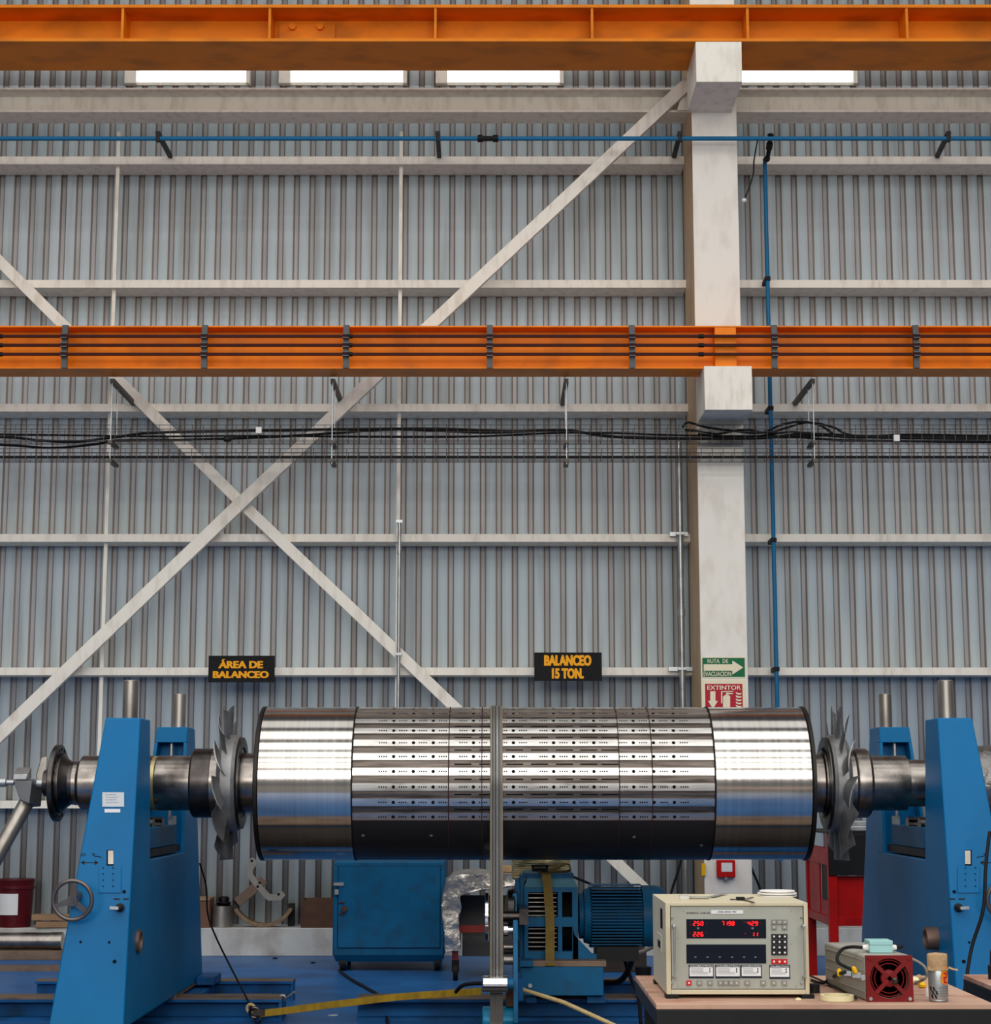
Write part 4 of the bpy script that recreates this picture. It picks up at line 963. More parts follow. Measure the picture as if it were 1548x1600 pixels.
o = solo('bent_bracket', b, mat('dull_bracket_grey', (120, 118, 114), .55, .3, .15, 8), 'bent grey steel bracket with bolt holes leaning above the half ring', 'bracket', bevel=.002)
b = B()
for x, y in ((391, 1346), (401, 1386), (434, 1398), (404, 1380)):
    c = P(x, y, 18.0); c.y += (c.z - K) * .18 - .003; b.cyl(c + Vector((0, .004, 0)), c, .013, 10)
part('bolt_holes', b, HOLE, o)
b = B(); b.bar(P(369, 1412, 18.02), P(411, 1376, 18.16), .09, .09, (0, 1, 0)); solo('angle_iron', b, mat('brown_angle_iron', (96, 78, 68), .6, .4, .2, 7), 'brown angle iron leaning across behind the bent bracket', 'bar')
b = B(); b.pbox(450, 1412, 459, 1447, 18.15, .1); solo('grey_block', b, BLACKP, 'dark upright block on the kerb beside the half ring right end', 'block')
# planks and tubes at the left
for i, (pa, pb, lab) in enumerate((((52, 1434, 18.05), (112, 1424, 18.05), 'upper weathered plank on the kerb right of the red pail'), ((58, 1444, 17.99), (118, 1434, 18.02), 'lower weathered plank on the kerb, nearest to the left stand'))):
    b = B(); a = P(*pa); c = P(*pb); a.z = K + .03 + .065 * (1 - i); c.z = K + .03 + .065 * (1 - i); a.z += 0; b.bar(a, c + Vector((.25, 0, 0)), .14, .055); solo('plank', b, PLANK, lab, 'plank', 'weathered planks on the kerb', bevel=.003)
b = B(); b.box(-7, X_(100, 1485, 17.6), 17.55, 17.75, 0, .085); solo('floor_bar', b, RAILT, 'long rusty flat bar on the floor along the kerb at the left', 'bar', bevel=.003)
b = B(); b.lathe((-7, 17.65, .086 + .082), (1, 0, 0), [(0, .078), (X_(96, 1468, 17.65) + 7 - .1, .078), (X_(96, 1468, 17.65) + 7 - .1, .082), (X_(98, 1468, 17.65) + 7, .082)], 24); solo('long_shaft', b, SHAFT, 'long grey round shaft lying on the rusty bar at the left', 'shaft')
b = B(); b.box(-7, X_(95, 1512, 16.5), 16.5, 16.6, 0, .045); solo('floor_bar', b, RAILT, 'thin rusty bar on the blue floor left of the left stand', 'bar')
# universal joint and its drive tube
t = thing('universal_joint', P(45, 1262, 12.5), 'grey steel universal joint with sloping tube at the left shaft end', 'joint')
J = 12.35
b = B(); b.loft([P(21, 1220, J), P(50, 1220, J), P(46, 1256, J), P(31, 1250, J)], [P(27, 1217, J + .25), P(68, 1217, J + .25), P(64, 1260, J + .25), P(48, 1262, J + .25)]); part('yoke', b, mat('joint_grey', (104, 106, 110), .45, .5, .15, 7), t, bevel=.004)
b = B(); b.loft([P(21, 1210, J), P(43, 1210, J), P(41, 1218, J), P(20, 1218, J)], [P(27, 1199, J + .12), P(49, 1199, J + .12), P(49, 1216, J + .12), P(27, 1216, J + .12)]); part('cap_plate', b, GALV, t, bevel=.003)
b = B(); b.cyl(P(-30, 1222.5, J + .05), P(22, 1222.5, J + .05), .018, 12); b.lathe(P(-2, 1222.5, J + .05), (1, 0, 0), [(0, .01), (.01, .03), (.05, .03), (.06, .01)], 12); part('cross_pin', b, GALV, t)
b = B(); b.cyl(P(55, 1224, J + .12), P(70, 1224, J + .12), .03, 14); part('pin_end', b, GALV, t)
b = B(); b.loft([P(56, 1212, 12.5), P(64, 1184, 12.5), P(74, 1182, 12.5), P(72, 1232, 12.5), P(60, 1232, 12.5)], [P(56, 1212, 12.62), P(64, 1184, 12.62), P(74, 1182, 12.62), P(72, 1232, 12.62), P(60, 1232, 12.62)]); part('flange_yoke', b, TUBE, t, bevel=.006)
b = B(); b.cyl((rx(70), RD, AZ), (rx(87), RD, AZ), .09, 24); part('stub_shaft', b, DARKST, t)
b = B(); a = P(46, 1246, J + .12); c = P(-40, 1400, J - .2); c2 = a + (c - a) * (a.z - .05) / (a.z - c.z); b.cyl(a, c2, .052, 24); part('drive_tube', b, TUBE, t)
# red cabinet behind the right stand
D = 14.9; xa, xb = X_(1295, 1400, D), X_(1372, 1400, D); x2 = X_(1264, 1400, 16.0); z1 = Z_(1303, D)
t = thing('red_cabinet', (1.5 * xa - .5 * xb + .3, 15.4, 0), 'red steel cabinet with black top section behind the right stand', 'cabinet')
xb = xa + .75; w = .07
def rp(name, b, m=RED, **k): return part(name, b, m, t, **k)
for X in (xa, xb - w):
    for Y in (D, 16.0 - w):
        b = B(); b.box(X, X + w, Y, Y + w, 0, z1); rp('leg', b, RED, bevel=.003)
zr0, zr1 = Z_(1447, D), Z_(1434, D)
b = B(); b.box(xa + w, xb - w, D + .005, D + w, zr0, zr1); rp('bottom_rail', b)
b = B(); b.box(xa + .005, xa + w, D + w, 16.0 - w, zr0, zr1); rp('side_rail', b)
b = B(); b.box(xa + .01, xa + w, D + w, 16.0 - w, z1 - .25, z1 - .12); rp('side_rail', b)
b = B(); b.box(xa + w, xb - w, D + .03, D + .04, zr1, Z_(1369, D)); rp('front_panel', b)
b = B(); b.box(xa + .002, xb - .002, D - .012, D + .03, Z_(1368, D), z1); rp('black_front', b, BLACKP, label='black front section', bevel=.004)
b = B(); b.box(xa + .03, xa + .04, D + w, D + .48, zr1, z1 - .25); rp('side_panel', b, BLACKP)
b = B(); b.box(xa + .015, xa + .03, D + .5, 16.0 - w, zr1, z1 - .25); rp('side_door', b, RED, bevel=.003)
b = B(); b.box(xa + .02, xa + .04, D + w, D + .48, zr1, zr1 + .12); rp('drawer_front', b, RED, bevel=.003)
b = B(); b.box(xa, xb, D, 16.0, z1, z1 + .02); rp('table_top', b, BLACKP)
b = B(); b.box(xa + .1, xb - .05, D + .05, D + .6, z1 + .021, z1 + .06); b.box(xa + .14, xb - .1, D + .08, D + .5, z1 + .06, z1 + .10)
solo('metal_tray', b, GALV, 'flat shiny metal tray lying on the red cabinet', 'tray', bevel=.006)
# floor bits behind the motor
b = B(); b.box(X_(930, 1500, 16.4), X_(1010, 1500, 16.4), 16.4, 16.7, 0, Z_(1482, 16.4)); solo('dark_crate', b, mat('dark_brown_crate', (58, 50, 46), .7, 0, .2, 5), 'dark brown crate on the floor behind the motor', 'crate', bevel=.004)
c = on_z(1005, 1527, 0); b = B(); b.lathe((c.x, c.y, 0), (0, 0, 1), [(0, .065), (.085, .07), (.09, .05)], 24); solo('rubber_foot', b, BLACK, 'round black rubber pad on the floor behind the instrument table', 'pad')
for pts, r, lab in (([P(972, 1478, 13.2), P(976, 1500, 13.5), P(984, 1525, 13.6), P(990, 1540, 13.5), P(998, 1560, 13.0), P(1001, 1600, 12.7)], .014, 'black motor cable curving down to the bed rail'),
                    ([P(988, 1478, 13.2), P(987, 1500, 13.6), P(978, 1522, 13.8), P(965, 1534, 13.9), P(940, 1535, 14.0)], .022, 'thick black motor hose curving to the floor'),
                    ([P(1022, 1478, 14.6), P(1000, 1488, 14.6), P(975, 1492, 14.4), P(955, 1497, 14.2), P(935, 1504, 13.6)], .016, 'grey hose passing under the motor'),
                    ([P(895, 1370, 13.1), P(910, 1376, 13.4), P(930, 1384, 13.6), P(960, 1392, 13.7)], .010, 'thin black cable from the housing top to the motor')):
    b = B(); b.tube(bez(pts, 6), r, 8); solo('motor_cable', b, BLACK if 'grey' not in lab else mat('grey_hose', (130, 124, 114), .6), lab, 'cable')
b = B(); b.tube([P(812, 1545, 12.5), P(880, 1566, 12.3), P(955, 1600, 12.0), P(1000, 1622, 11.8)], .014, 8); solo('beige_rope', b, ROPE, 'taut beige rope running from the roller arm to the lower right', 'rope')
# ratchet strap across the floor
b = B(); pts = bez([P(402, 1584, 12.9), P(440, 1580, 12.9), P(500, 1572, 12.9), P(560, 1565, 12.85), P(620, 1558, 12.8), P(690, 1553, 12.75), P(752, 1549, 12.6)], 6)
b.band(pts, (0, .35, 1), .048, .004); o = solo('ratchet_strap', b, STRAP, 'dirty yellow webbing strap stretched low from the left rail to the belt roller', 'strap')
b = B(); c = P(398, 1582, 12.9); b.ring(c, (0, 1, .2), .035, .010, 20, 8); b.ring(c + Vector((.02, 0, -.05)), (.6, 1, 0), .025, .008, 20, 8); b.box(c.x - .01, c.x + .07, 12.88, 12.95, c.z - .02, c.z + .02); part('ratchet_hook', b, DARKST, o)
b = B(); c = P(392, 1576, 12.93); b.ring(c, (.3, 1, .2), .03, .010, 20, 8); part('webbing_knot', b, ROPE, o)
b = B(); b.tube(bez([P(712, 1550, 12.5), P(722, 1540, 12.4), P(738, 1537, 12.2), P(754, 1536, 11.93)], 6), .013, 8); solo('roller_hose', b, BLACK, 'black hose curving into the left end of the tension roller', 'hose')
b = B(); b.tube(bez([P(312, 1349, 13.2), P(322, 1385, 13.3), P(325, 1430, 13.3), P(340, 1470, 13.2), P(370, 1530, 13.1), P(396, 1580, 12.95)], 8), .007, 6); solo('drooping_black_cable', b, BLACK, 'thin black cord hanging from the left stand down to the strap hook', 'cord')
# hooks and pin on the left rail end
b = B(); c = P(441, 1560, 13.2); b.ring(c + Vector((0, 0, .0)), (0, 1, 0), .022, .006, 20, 8); b.bar(c + Vector((.0, 0, -.02)), c + Vector((.09, -.05, .05)), .02, .012); solo('shackle', b, GALV, 'small grey shackle at the end of the left front rail', 'shackle')
for x, y, lab in ((430, 1498, 'small dark chip on the blue floor left of its twin'), (489, 1505, 'small dark chip on the blue floor nearer the blue cabinet')):
    c = on_z(x, y, 0); b = B(); b.lathe(c, (0, 0, 1), [(0, .03), (.012, .015)], 7); solo('floor_scrap', b, BLACK, lab, 'scrap')
c = on_z(521, 1587, 0); b = B(); b.prism([c + Vector(q) for q in ((-.04, 0, .001), (0, -.03, .001), (.03, 0, .001), (.02, .03, .001))], (0, 0, .004)); solo('paper_scrap', b, PAPER, 'tiny white scrap on the blue floor under the yellow strap', 'scrap')

# ================================================================ INSTRUMENT TABLE IN FRONT
TZ = .87
fl = on_z(1025, 1569, TZ); fr_ = on_z(1550, 1569, TZ); bl = on_z(990, 1525, TZ)
tx0 = fl.x; tx1 = 1.70; ty0 = fl.y; ty1 = bl.y + .02
t = thing('instrument_table', ((tx0 + tx1) / 2, (ty0 + ty1) / 2, 0), 'plywood topped table with black frame carrying the electronic instruments', 'table')
b = B(); b.box(tx0, tx1, ty0 + .002, ty1, TZ - .018, TZ); part('table_top', b, WOOD, t, bevel=.002)
b = B()
zf0 = TZ - .018 - .052
b.box(tx0, tx1, ty0, ty0 + .03, zf0, TZ - .019); b.box(tx0, tx1, ty1 - .03, ty1, zf0, TZ - .019); b.box(tx0, tx0 + .03, ty0 + .03, ty1 - .03, zf0, TZ - .019); b.box(tx1 - .03, tx1, ty0 + .03, ty1 - .03, zf0, TZ - .019)
part('apron', b, BLACKP, t, bevel=.002)
b = B(); b.box(tx0 + .03, X_(1529, 1590, 6.5), ty0 + .1, ty0 + .15, zf0 - .03, zf0 + .01); part('cross_rail', b, BLACKP, t)
for X in (tx0 + .03, X_(1440, 1590, 6.45), tx1 - .075):
    for Y in (ty0 + .05, ty1 - .1): b = B(); b.box(X, X + .045, Y, Y + .045, 0, zf0 + .002); part('leg', b, BLACKP, t)
# second table
p = on_z(1504, 1522.5, TZ); sx0 = p.x
t = thing('side_table', (sx0 + .5, 6.8, 0), 'second plywood topped table with black frame at the right edge', 'table')
b = B(); b.box(sx0, sx0 + 1.2, 6.35, p.y, TZ - .018, TZ); part('table_top', b, WOOD, t, bevel=.002)
b = B(); b.box(sx0, sx0 + 1.2, 6.36, p.y - .005, zf0, TZ - .019); part('apron', b, BLACKP, t, bevel=.002)
for X in (sx0 + .05, sx0 + 1.1):
    for Y in (6.42, 7.2): b = B(); b.box(X, X + .05, Y, Y + .05, 0, zf0); part('leg', b, BLACKP, t)
b = B(); c = on_z(1556, 1530, TZ); b.lathe((c.x, c.y, TZ + .001), (0, 0, 1), [(0, .03), (.05, .03), (.055, .022), (.1, .02), (.12, .012)], 20); solo('dark_valve', b, BLACKP, 'dark valve body on the side table at the right edge', 'valve')
# ---------------------------------------------------------------- balancing instrument
ID = 6.57
def I(u, v): return 1010 + u / 5.733, 1380 + v / 5.733
zt = Z_(1410.5, ID); zb = TZ + .014; ixl = X_(1040.3, 1480, ID); ixr = X_(1263.2, 1480, ID); iback = 7.1
t = thing('balancing_instrument', ((ixl + ixr) / 2, (ID + iback) / 2, TZ), 'beige electronic balancing instrument with red digits and keypad on the table', 'instrument')
b = B(); w = .012
b.box(ixl, ixr, ID + .03, iback, zb, zt)
b.box(ixl, ixl + w * 1.4, ID, ID + .031, zb, zt); b.box(ixr - w * 1.2, ixr, ID, ID + .031, zb, zt)
b.box(ixl + w * 1.4, ixr - w * 1.2, ID, ID + .031, zt - w * .95, zt); b.box(ixl + w * 1.4, ixr - w * 1.2, ID, ID + .031, zb, zb + w * 1.3)
part('case', b, CASE, t, bevel=.0015)
PF = ID + .006
b = B(); b.box(ixl + w * 1.6, ixr - w * 1.4, PF, ID + .03, zb + w * 1.5, zt - w * 1.1); pn = part('front_panel', b, PANEL, t, bevel=.001)
def ib(b, u0, v0, u1, v1, off, th): x0, y0 = I(u0, v0); x1, y1 = I(u1, v1); b.pbox(x0, y0, x1, y1, PF - off, th); return b
for (u0, v0, u1, v1) in ((357, 322, 1070, 494), (357, 549, 1070, 719)):
    b = B(); ib(b, u0, v0, u1, v1, .002, .0025); part('display_window', b, SCREEN, pn)
# seven segment digits
SEG = {'0': 'abcdef', '1': 'bc', '2': 'abged', '3': 'abgcd', '4': 'fgbc', '5': 'afgcd', '6': 'afgedc', '7': 'abc', '8': 'abcdefg', '9': 'abcdfg'}
def digits(txt, u0, v0, u1, v1, off=.0032):
    n = len(txt); dw = (u1 - u0) / n; b = B(); H = v1 - v0; W = dw * .62; sl = .14; th = 7
    for i, ch in enumerate(txt):
        if ch == ' ': continue
        x = u0 + i * dw + dw * .15
        def q(px_, py_): return (x + px_ * W + (1 - py_) * H * sl * .5, v0 + py_ * H)
        S = {'a': ((0, 0), (1, 0)), 'g': ((0, .5), (1, .5)), 'd': ((0, 1), (1, 1)), 'f': ((0, 0), (0, .5)), 'b': ((1, 0), (1, .5)), 'e': ((0, .5), (0, 1)), 'c': ((1, .5), (1, 1))}
        for s_ in SEG[ch]:
            p0, p1 = S[s_]; A = q(*p0); Z2 = q(*p1)
            if s_ in 'agd': A = (A[0] + 3, A[1]); Z2 = (Z2[0] - 3, Z2[1]); n_ = (0, th / 2)
            else: A = (A[0], A[1] + 3); Z2 = (Z2[0], Z2[1] - 3); n_ = (th / 2, 0)
            poly = [(A[0] - n_[0], A[1] - n_[1]), (Z2[0] - n_[0], Z2[1] - n_[1]), (Z2[0] + n_[0], Z2[1] + n_[1]), (A[0] + n_[0], A[1] + n_[1])]
            b.prism([P(*I(*c), PF - off) for c in poly], (0, .0008, 0))
    return b
for txt, u0, v0, u1, v1 in (('250', 413, 343, 512, 378), ('7198', 668, 343, 790, 378), ('429', 902, 343, 1000, 378), ('226', 413, 440, 512, 475), ('11', 935, 440, 1000, 475)):
    part('digits', digits(txt, u0, v0, u1, v1), LED, pn, label='glowing red digits %s' % txt)
b = B()
for u, v in ((388, 345), (388, 368), (536, 358), (870, 345), (885, 345), (1022, 358), (390, 445), (530, 440), (876, 450), (886, 450)): ib(b, u, v, u + 7, v + 5, .0032, .0008)
part('small_marks', b, mat('dim_led', (150, 20, 24), .5, 0, 0, 1, emit=.25), pn)
b = B()
for u in (437, 545, 655, 765, 872, 974): ib(b, u - 8, 657, u + 10, 668, .0026, .0006)
for u in (462, 949): ib(b, u - 9, 396, u + 9, 412, .0026, .0006)
part('faint_icons', b, mat('faint_icon', (110, 118, 124)), pn)
keys = [(u, v, KEYG) for u, v in ((1118, 325), (1168, 325), (1216, 325), (1118, 372), (1214, 372))]
keys += [(u, v, KEYB) for v in (455, 504, 553, 600) for u in (1118, 1168, 1216)]
keys += [(u, 680, KEYR) for u in (1118, 1168, 1216)]
keys += [(u, 872, KEYR if u == 357 else KEYG) for u in (357, 451, 545, 640, 688, 737, 785, 880, 1022, 1116, 1212)]
for u, v, m in keys:
    b = B(); ib(b, u, v, u + 46, v + 44, .006, .006); k = part('key', b, m, pn, bevel=.0006)
    b = B(); ib(b, u + 15, v + 14, u + 31, v + 30, .0066, .0007); part('key_mark', b, PAPER if m is not KEYG else mat('key_mark_light', (190, 188, 182)), k)
for u0, v0, u1, v1 in ((378, 731, 601, 852), (616, 731, 841, 852), (846, 731, 1031, 850), (1099, 733, 1285, 857)):
    b = B(); ib(b, u0, v0, u1, v1, .002, .002); lb = part('calibration_sticker', b, mat('sticker_navy', (24, 30, 48)), pn)
    b = B(); ib(b, u0 + 7, v0 + 22, u1 - 7, v1 - 18, .0026, .0007); part('sticker_field', b, PAPER, lb)
    b = B(); x0, y0 = I(u0 + 10, v0 + 5); x1, y1 = I(u1 - 10, v0 + 16); b.text('CALIBRATION', x0, y0, x1, y1, PF - .0022, .0006, .02); part('sticker_heading', b, PAPER, lb)
    b = B()
    for j in range(5): ib(b, u0 + 18, v0 + 32 + j * 12, u0 + 18 + (u1 - u0) * (.5 if j < 3 else .7), v0 + 34.5 + j * 12, .003, .0004)
    um = u1 - 35; ib(b, um - 2, v0 + 30, um + 3, v0 + 70, .003, .0004)
    for vv in (v0 + 36, v0 + 62): ib(b, um - 6, vv - 3, um + 7, vv + 4, .003, .0004)
    part('sticker_print', b, BLACKP, lb)
b = B(); ib(b, 578, 242, 865, 274, .002, .002); st = part('id_sticker', b, PAPER, pn)
b = B(); x0, y0 = I(635, 250); x1, y1 = I(805, 266); b.text('JCB-2002 9D', x0, y0, x1, y1, PF - .0022, .0006, .02); part('sticker_print', b, BLACKP, st)
b = B(); x0, y0 = I(357, 261); x1, y1 = I(468, 274); b.text('SCHENCK', x0, y0, x1, y1, PF, .0008, .02); x0, y0 = I(482, 261); x1, y1 = I(570, 274); b.text('CAB 570', x0, y0, x1, y1, PF, .0008, .02); part('maker_lettering', b, BLACKP, pn)
b = B()
for u, v in ((332, 252), (1296, 250), (278, 492), (1338, 490), (1292, 547), (278, 925), (323, 948), (1335, 922), (1290, 946)): c = P(*I(u, v), PF); b.cyl(c, c - Vector((0, .0012, 0)), .0016, 8)
part('panel_screws', b, mat('screw_grey', (110, 108, 100), .4, .6), pn)
for u in (238, 1395):
    for v in (305, 893): b = B(); c = P(*I(u - 12 if u < 700 else u - 8, v), PF); b.lathe(c, (0, -1, 0), [(0, .0042), (.006, .0042), (.008, .0025)], 14); part('thumb_screw', b, GALV, pn)
    hz_t = P(*I(u, 378), PF); hz_b = P(*I(u, 835), PF); X = hz_t.x
    b = B(); b.cyl((X, PF - .035, hz_b.z), (X, PF - .035, hz_t.z), .0035, 12)
    b.tube([(X, PF, hz_t.z), (X, PF - .03, hz_t.z), (X, PF - .035, hz_t.z - .006)], .005, 10); b.tube([(X, PF, hz_b.z), (X, PF - .03, hz_b.z), (X, PF - .035, hz_b.z + .006)], .005, 10); part('carry_handle', b, GALV, pn)
for xx, yy in ((ixl - .003, ID + .0), (ixr - .03, ID), (ixl - .003, iback - .06), (ixr - .03, iback - .06)):
    b = B(); b.box(xx, xx + .045, yy - .006, yy + .05, TZ + .0005, zb); part('foot', b, BLACK, t)
# left side vents and latch
b = B(); b.box(ixl - .0012, ixl + .002, ID + .12, ID + .2, zt - .1, zt - .03); part('side_vent', b, HOLE, t)
b = B(); b.box(ixl - .002, ixl + .002, ID + .16, ID + .36, zb + .13, zb + .19); rc = part('recessed_grip', b, CASE, t, bevel=.001)
b = B(); b.box(ixl - .003, ixl - .0015, ID + .2, ID + .3, zb + .14, zb + .165); part('grip_slot', b, HOLE, rc)
# things on the instrument
IZ = zt + .0006
def on_i(x, y, dz=0): return on_z(x, y, IZ + dz)
a = on_i(1085, 1402, .005); c = on_i(1134, 1399, .005)
b = B(); pts = bez([on_i(1072, 1401, .004), on_i(1090, 1401.5, .004), on_i(1112, 1401, .004), on_i(1122, 1398, .005), on_i(1134, 1396, .005)], 5); b.band(pts, (0, 1, 0), .02, .003); solo('caliper', b, GALV, 'bent silver steel strip lying on the instrument', 'strip')
b = B(); c = on_i(1062, 1405); b.box(c.x, X_(1077, 1405, c.y), c.y, c.y + .03, IZ, IZ + .012); o = solo('magnet_block', b, CHROME, 'small shiny block with a flat blade at the front left on the instrument', 'block', bevel=.001)
b = B(); c2 = on_i(1109, 1406); b.box(X_(1077.5, 1405, c.y), c2.x, c.y + .004, c.y + .026, IZ, IZ + .003); part('blade', b, mat('dull_blade', (120, 112, 92), .5, .6), o)
b = B(); c = on_i(1150, 1404, .006); b.box(c.x, c.x + .03, c.y - .008, c.y + .01, IZ, IZ + .012); o = solo('key_bunch', b, BLACK, 'black key fob with keys on the instrument between strip and spools', 'keys', bevel=.002)
b = B(); b.bar(c + Vector((.03, 0, -.002)), on_i(1176, 1402, .004), .007, .003); b.bar(c + Vector((.02, -.002, -.003)), on_i(1178, 1410, .002), .006, .003); b.ring(c + Vector((-.012, 0, -.003)), (0, 0, 1), .009, .002, 16, 6); part('keys', b, mat('dark_key_steel', (70, 66, 62), .4, .8), o)
for x, y, r, z, lab in ((1216, 1404, 30.5, 0, 'white flange plate of cable spool, lower one at the right end of the instrument'), (1212.5, 1397, 27.5, .018, 'white thin spool disc stacked upper at the right end of the instrument')):
    c = on_i(x, y - 1, z); rr2 = r * c.y / FOC
    b = B(); prof = [(0, rr2), (.003, rr2), (.0035, rr2 * .82), (.007, rr2 * .82), (.0075, rr2), (.0125, rr2), (.013, rr2 - .003)] if z == 0 else [(0, rr2 * .6), (.002, rr2 * .6), (.0025, rr2), (.007, rr2), (.008, rr2 - .003)]
    b.lathe((on_i(1214, 1400).x, on_i(1214, 1400).y, IZ + (0 if z == 0 else .0135)), (0, 0, 1), prof, 48)
    solo('white_spool', b, WHITEP, lab, 'spool', 'white spools on the instrument')
# ---------------------------------------------------------------- grey unit with red fan guard
UD = 6.47
f0 = [P(1353, 1566.5, UD), P(1426, 1566.5, UD), P(1426, 1493, UD), P(1353, 1493, UD)]; zb_ = TZ + .001; zt_ = f0[3].z
xl_, xr_ = X_(1353, 1530, UD), X_(1426, 1530, UD); sh_ = -.045; UB = 7.02
t = thing('cooling_fan_unit', ((xl_ + xr_) / 2, 6.7, TZ), 'long grey cast unit with dark red round fan guard on the table', 'power unit')
b = B(); b.hexa([(xl_, UD + .012, zb_), (xr_, UD + .012, zb_), (xr_ + sh_, UB, zb_), (xl_ + sh_, UB, zb_), (xl_, UD + .012, zt_), (xr_, UD + .012, zt_), (xr_ + sh_, UB, zt_), (xl_ + sh_, UB, zt_)]); part('housing', b, GREYU, t, bevel=.008)
b = B()
for k in range(4):
    z = zb_ + .03 + k * .035; b.bar((xl_ - .001, UD + .03, z), (xl_ + sh_ - .001, UB - .03, z), .004, .003)
part('side_ribs', b, GREYU, t)
fc = Vector(((xl_ + xr_) / 2, UD + .004, (zb_ + zt_) / 2)); S = (xr_ - xl_) / 2
b = B(); 
# square guard with round opening
n = 40; outer = []; inner = []
for k in range(n):
    a = 2 * math.pi * k / n; c_, s__ = math.cos(a), math.sin(a); m_ = max(abs(c_), abs(s__)); outer.append(Vector((fc.x + S * c_ / m_, UD, fc.z + (zt_ - zb_) / 2 * s__ / m_))); inner.append(Vector((fc.x + S * .84 * c_, UD, fc.z + S * .84 * s__)))
vo = [[b.bm.verts.new(p + Vector((0, d, 0))) for p in pts] for pts in (outer, inner) for d in (-.004, .012)]
for k in range(n):
    j = (k + 1) % n
    b.face([vo[0][k], vo[0][j], vo[2][j], vo[2][k]]); b.face([vo[1][k], vo[3][k], vo[3][j], vo[1][j]]); b.face([vo[0][k], vo[1][k], vo[1][j], vo[0][j]]); b.face([vo[2][k], vo[2][j], vo[3][j], vo[3][k]])
fg = part('fan_guard', b, DRED, t)
b = B()
for a in (45, 135, 225, 315): a = R(a); b.bar(fc + Vector((0, -.004, 0)), fc + Vector((math.cos(a) * S * .9, -.004, math.sin(a) * S * .9)), .014, .01, (0, 1, 0))
part('guard_spokes', b, DRED, fg)
b = B(); b.lathe(fc + Vector((0, .008, 0)), (0, -1, 0), [(0, .03), (.012, .028), (.014, .02)], 24); hb = part('fan_hub', b, DRED, fg)
b = B(); c = fc + Vector((.018, -.006, -.008)); b.lathe(c, (0, -1, 0), [(0, .012), (.006, .012), (.012, .006)], 12); part('hub_nut', b, DARKST, hb)
b = B(); b.lathe(fc + Vector((0, .009, 0)), (0, -1, 0), [(0, S * .83), (.001, S * .83)], 40); part('backing_disc', b, mat('fan_dark_red', (62, 14, 18), .5, 0, .2, 9), fg)
b = B(); b.ring(fc + Vector((0, .004, 0)), (0, 1, 0), S * .62, .0022, 40, 6); b.ring(fc + Vector((0, .004, 0)), (0, 1, 0), S * .76, .0022, 40, 6); part('guard_rings', b, DRED, fg)
for sx_ in (-1, 1):
    for sz_ in (-1, 1):
        c = fc + Vector((sx_ * S * .84, -.008, sz_ * S * .84)); b = B(); b.lathe(c, (0, -1, 0), [(0, .007), (.004, .006)], 10); part('corner_screw', b, DRED if sz_ > 0 else GALV, fg)
# teal junction box with glands on top
bz = zt_ + .001; bp = on_z(1359, 1489, bz); x0 = bp.x; x1 = X_(1394.5, 1480, bp.y)
b = B(); b.box(x0, x1, bp.y, bp.y + .09, bz, bz + .026); o = solo('teal_junction_box', b, TEAL, 'pale teal plastic box on top of the red fan unit', 'box', bevel=.002)
b = B(); b.box(x0 - .001, x1 + .001, bp.y - .001, bp.y + .091, bz + .0262, bz + .042); part('lid', b, TEAL, o, bevel=.002)
gy = bp.y + .03
for X, s_ in ((x0, -1), (x1, 1)):
    b = B(); b.lathe((X, gy, bz + .016), (s_, 0, 0), [(0, .012), (.006, .012), (.007, .010), (.018, .009), (.02, .006)], 14); part('cable_gland', b, WHITEP, o)
b = B(); q = Vector((x0 - .018, gy, bz + .016)); b.tube(bez([q, q + Vector((-.04, 0, .002)), P(1316, 1483, 6.55), P(1308, 1494, 6.5), P(1310, 1504, 6.48), P(1322, 1511, 6.46), P(1331, 1515, 6.45)], 7), .006, 8); solo('sensor_cable', b, BLACK, 'dark cable looping from the teal box left side down to yellow plugs', 'cable')
b = B(); q = Vector((x1 + .018, gy, bz + .016)); b.tube(bez([q, q + Vector((.02, .01, .002)), q + Vector((.03, .05, -.0))], 6), .007, 8); solo('sensor_cable', b, BLACK, 'short dark cable leaving the teal box right side', 'cable')
b = B(); b.tube(bez([P(1424, 1498, 6.7), P(1436, 1504, 6.68), P(1445, 1512, 6.66), P(1448, 1524, 6.66), P(1440, 1532, 6.7), on_z(1430, 1535, TZ + .008)], 7), .005, 8); solo('sensor_cable', b, mat('grey_hose', (130, 124, 114)), 'beige cable bending down between the fan unit and the spray can', 'cable')
for pts, r, lab, m in (([on_z(1268, 1532, TZ + .012), on_z(1285, 1536, TZ + .012), on_z(1300, 1527, TZ + .03), P(1312, 1521, 6.45), P(1320, 1519, 6.43)], .006, 'dark cable on the table running to the yellow plugs', BLACK),
                       ([on_z(1264, 1524, TZ + .01), on_z(1278, 1530, TZ + .01), on_z(1300, 1540, TZ + .01), on_z(1322, 1552, TZ + .008), on_z(1338, 1560, TZ + .008)], .004, 'thin dark cord on the table left of the fan unit', BLACK)):
    b = B(); b.tube(bez(pts, 6), r, 8); solo('table_cable', b, m, lab, 'cable')
for x, y, a, lab in ((1311, 1520, 90, 'left yellow plug hanging beside the grey unit'), (1335, 1516, 45, 'right yellow plug hanging beside the grey unit')):
    c = P(x, y, 6.44); d = Vector((math.cos(R(a)) * -.5, -.1, math.sin(R(a)))).normalized(); b = B(); b.lathe(c - d * .012, d, [(0, .005), (.004, .008), (.02, .008), (.026, .004)], 12); solo('yellow_plug', b, YEL, lab, 'plug', 'yellow plugs')
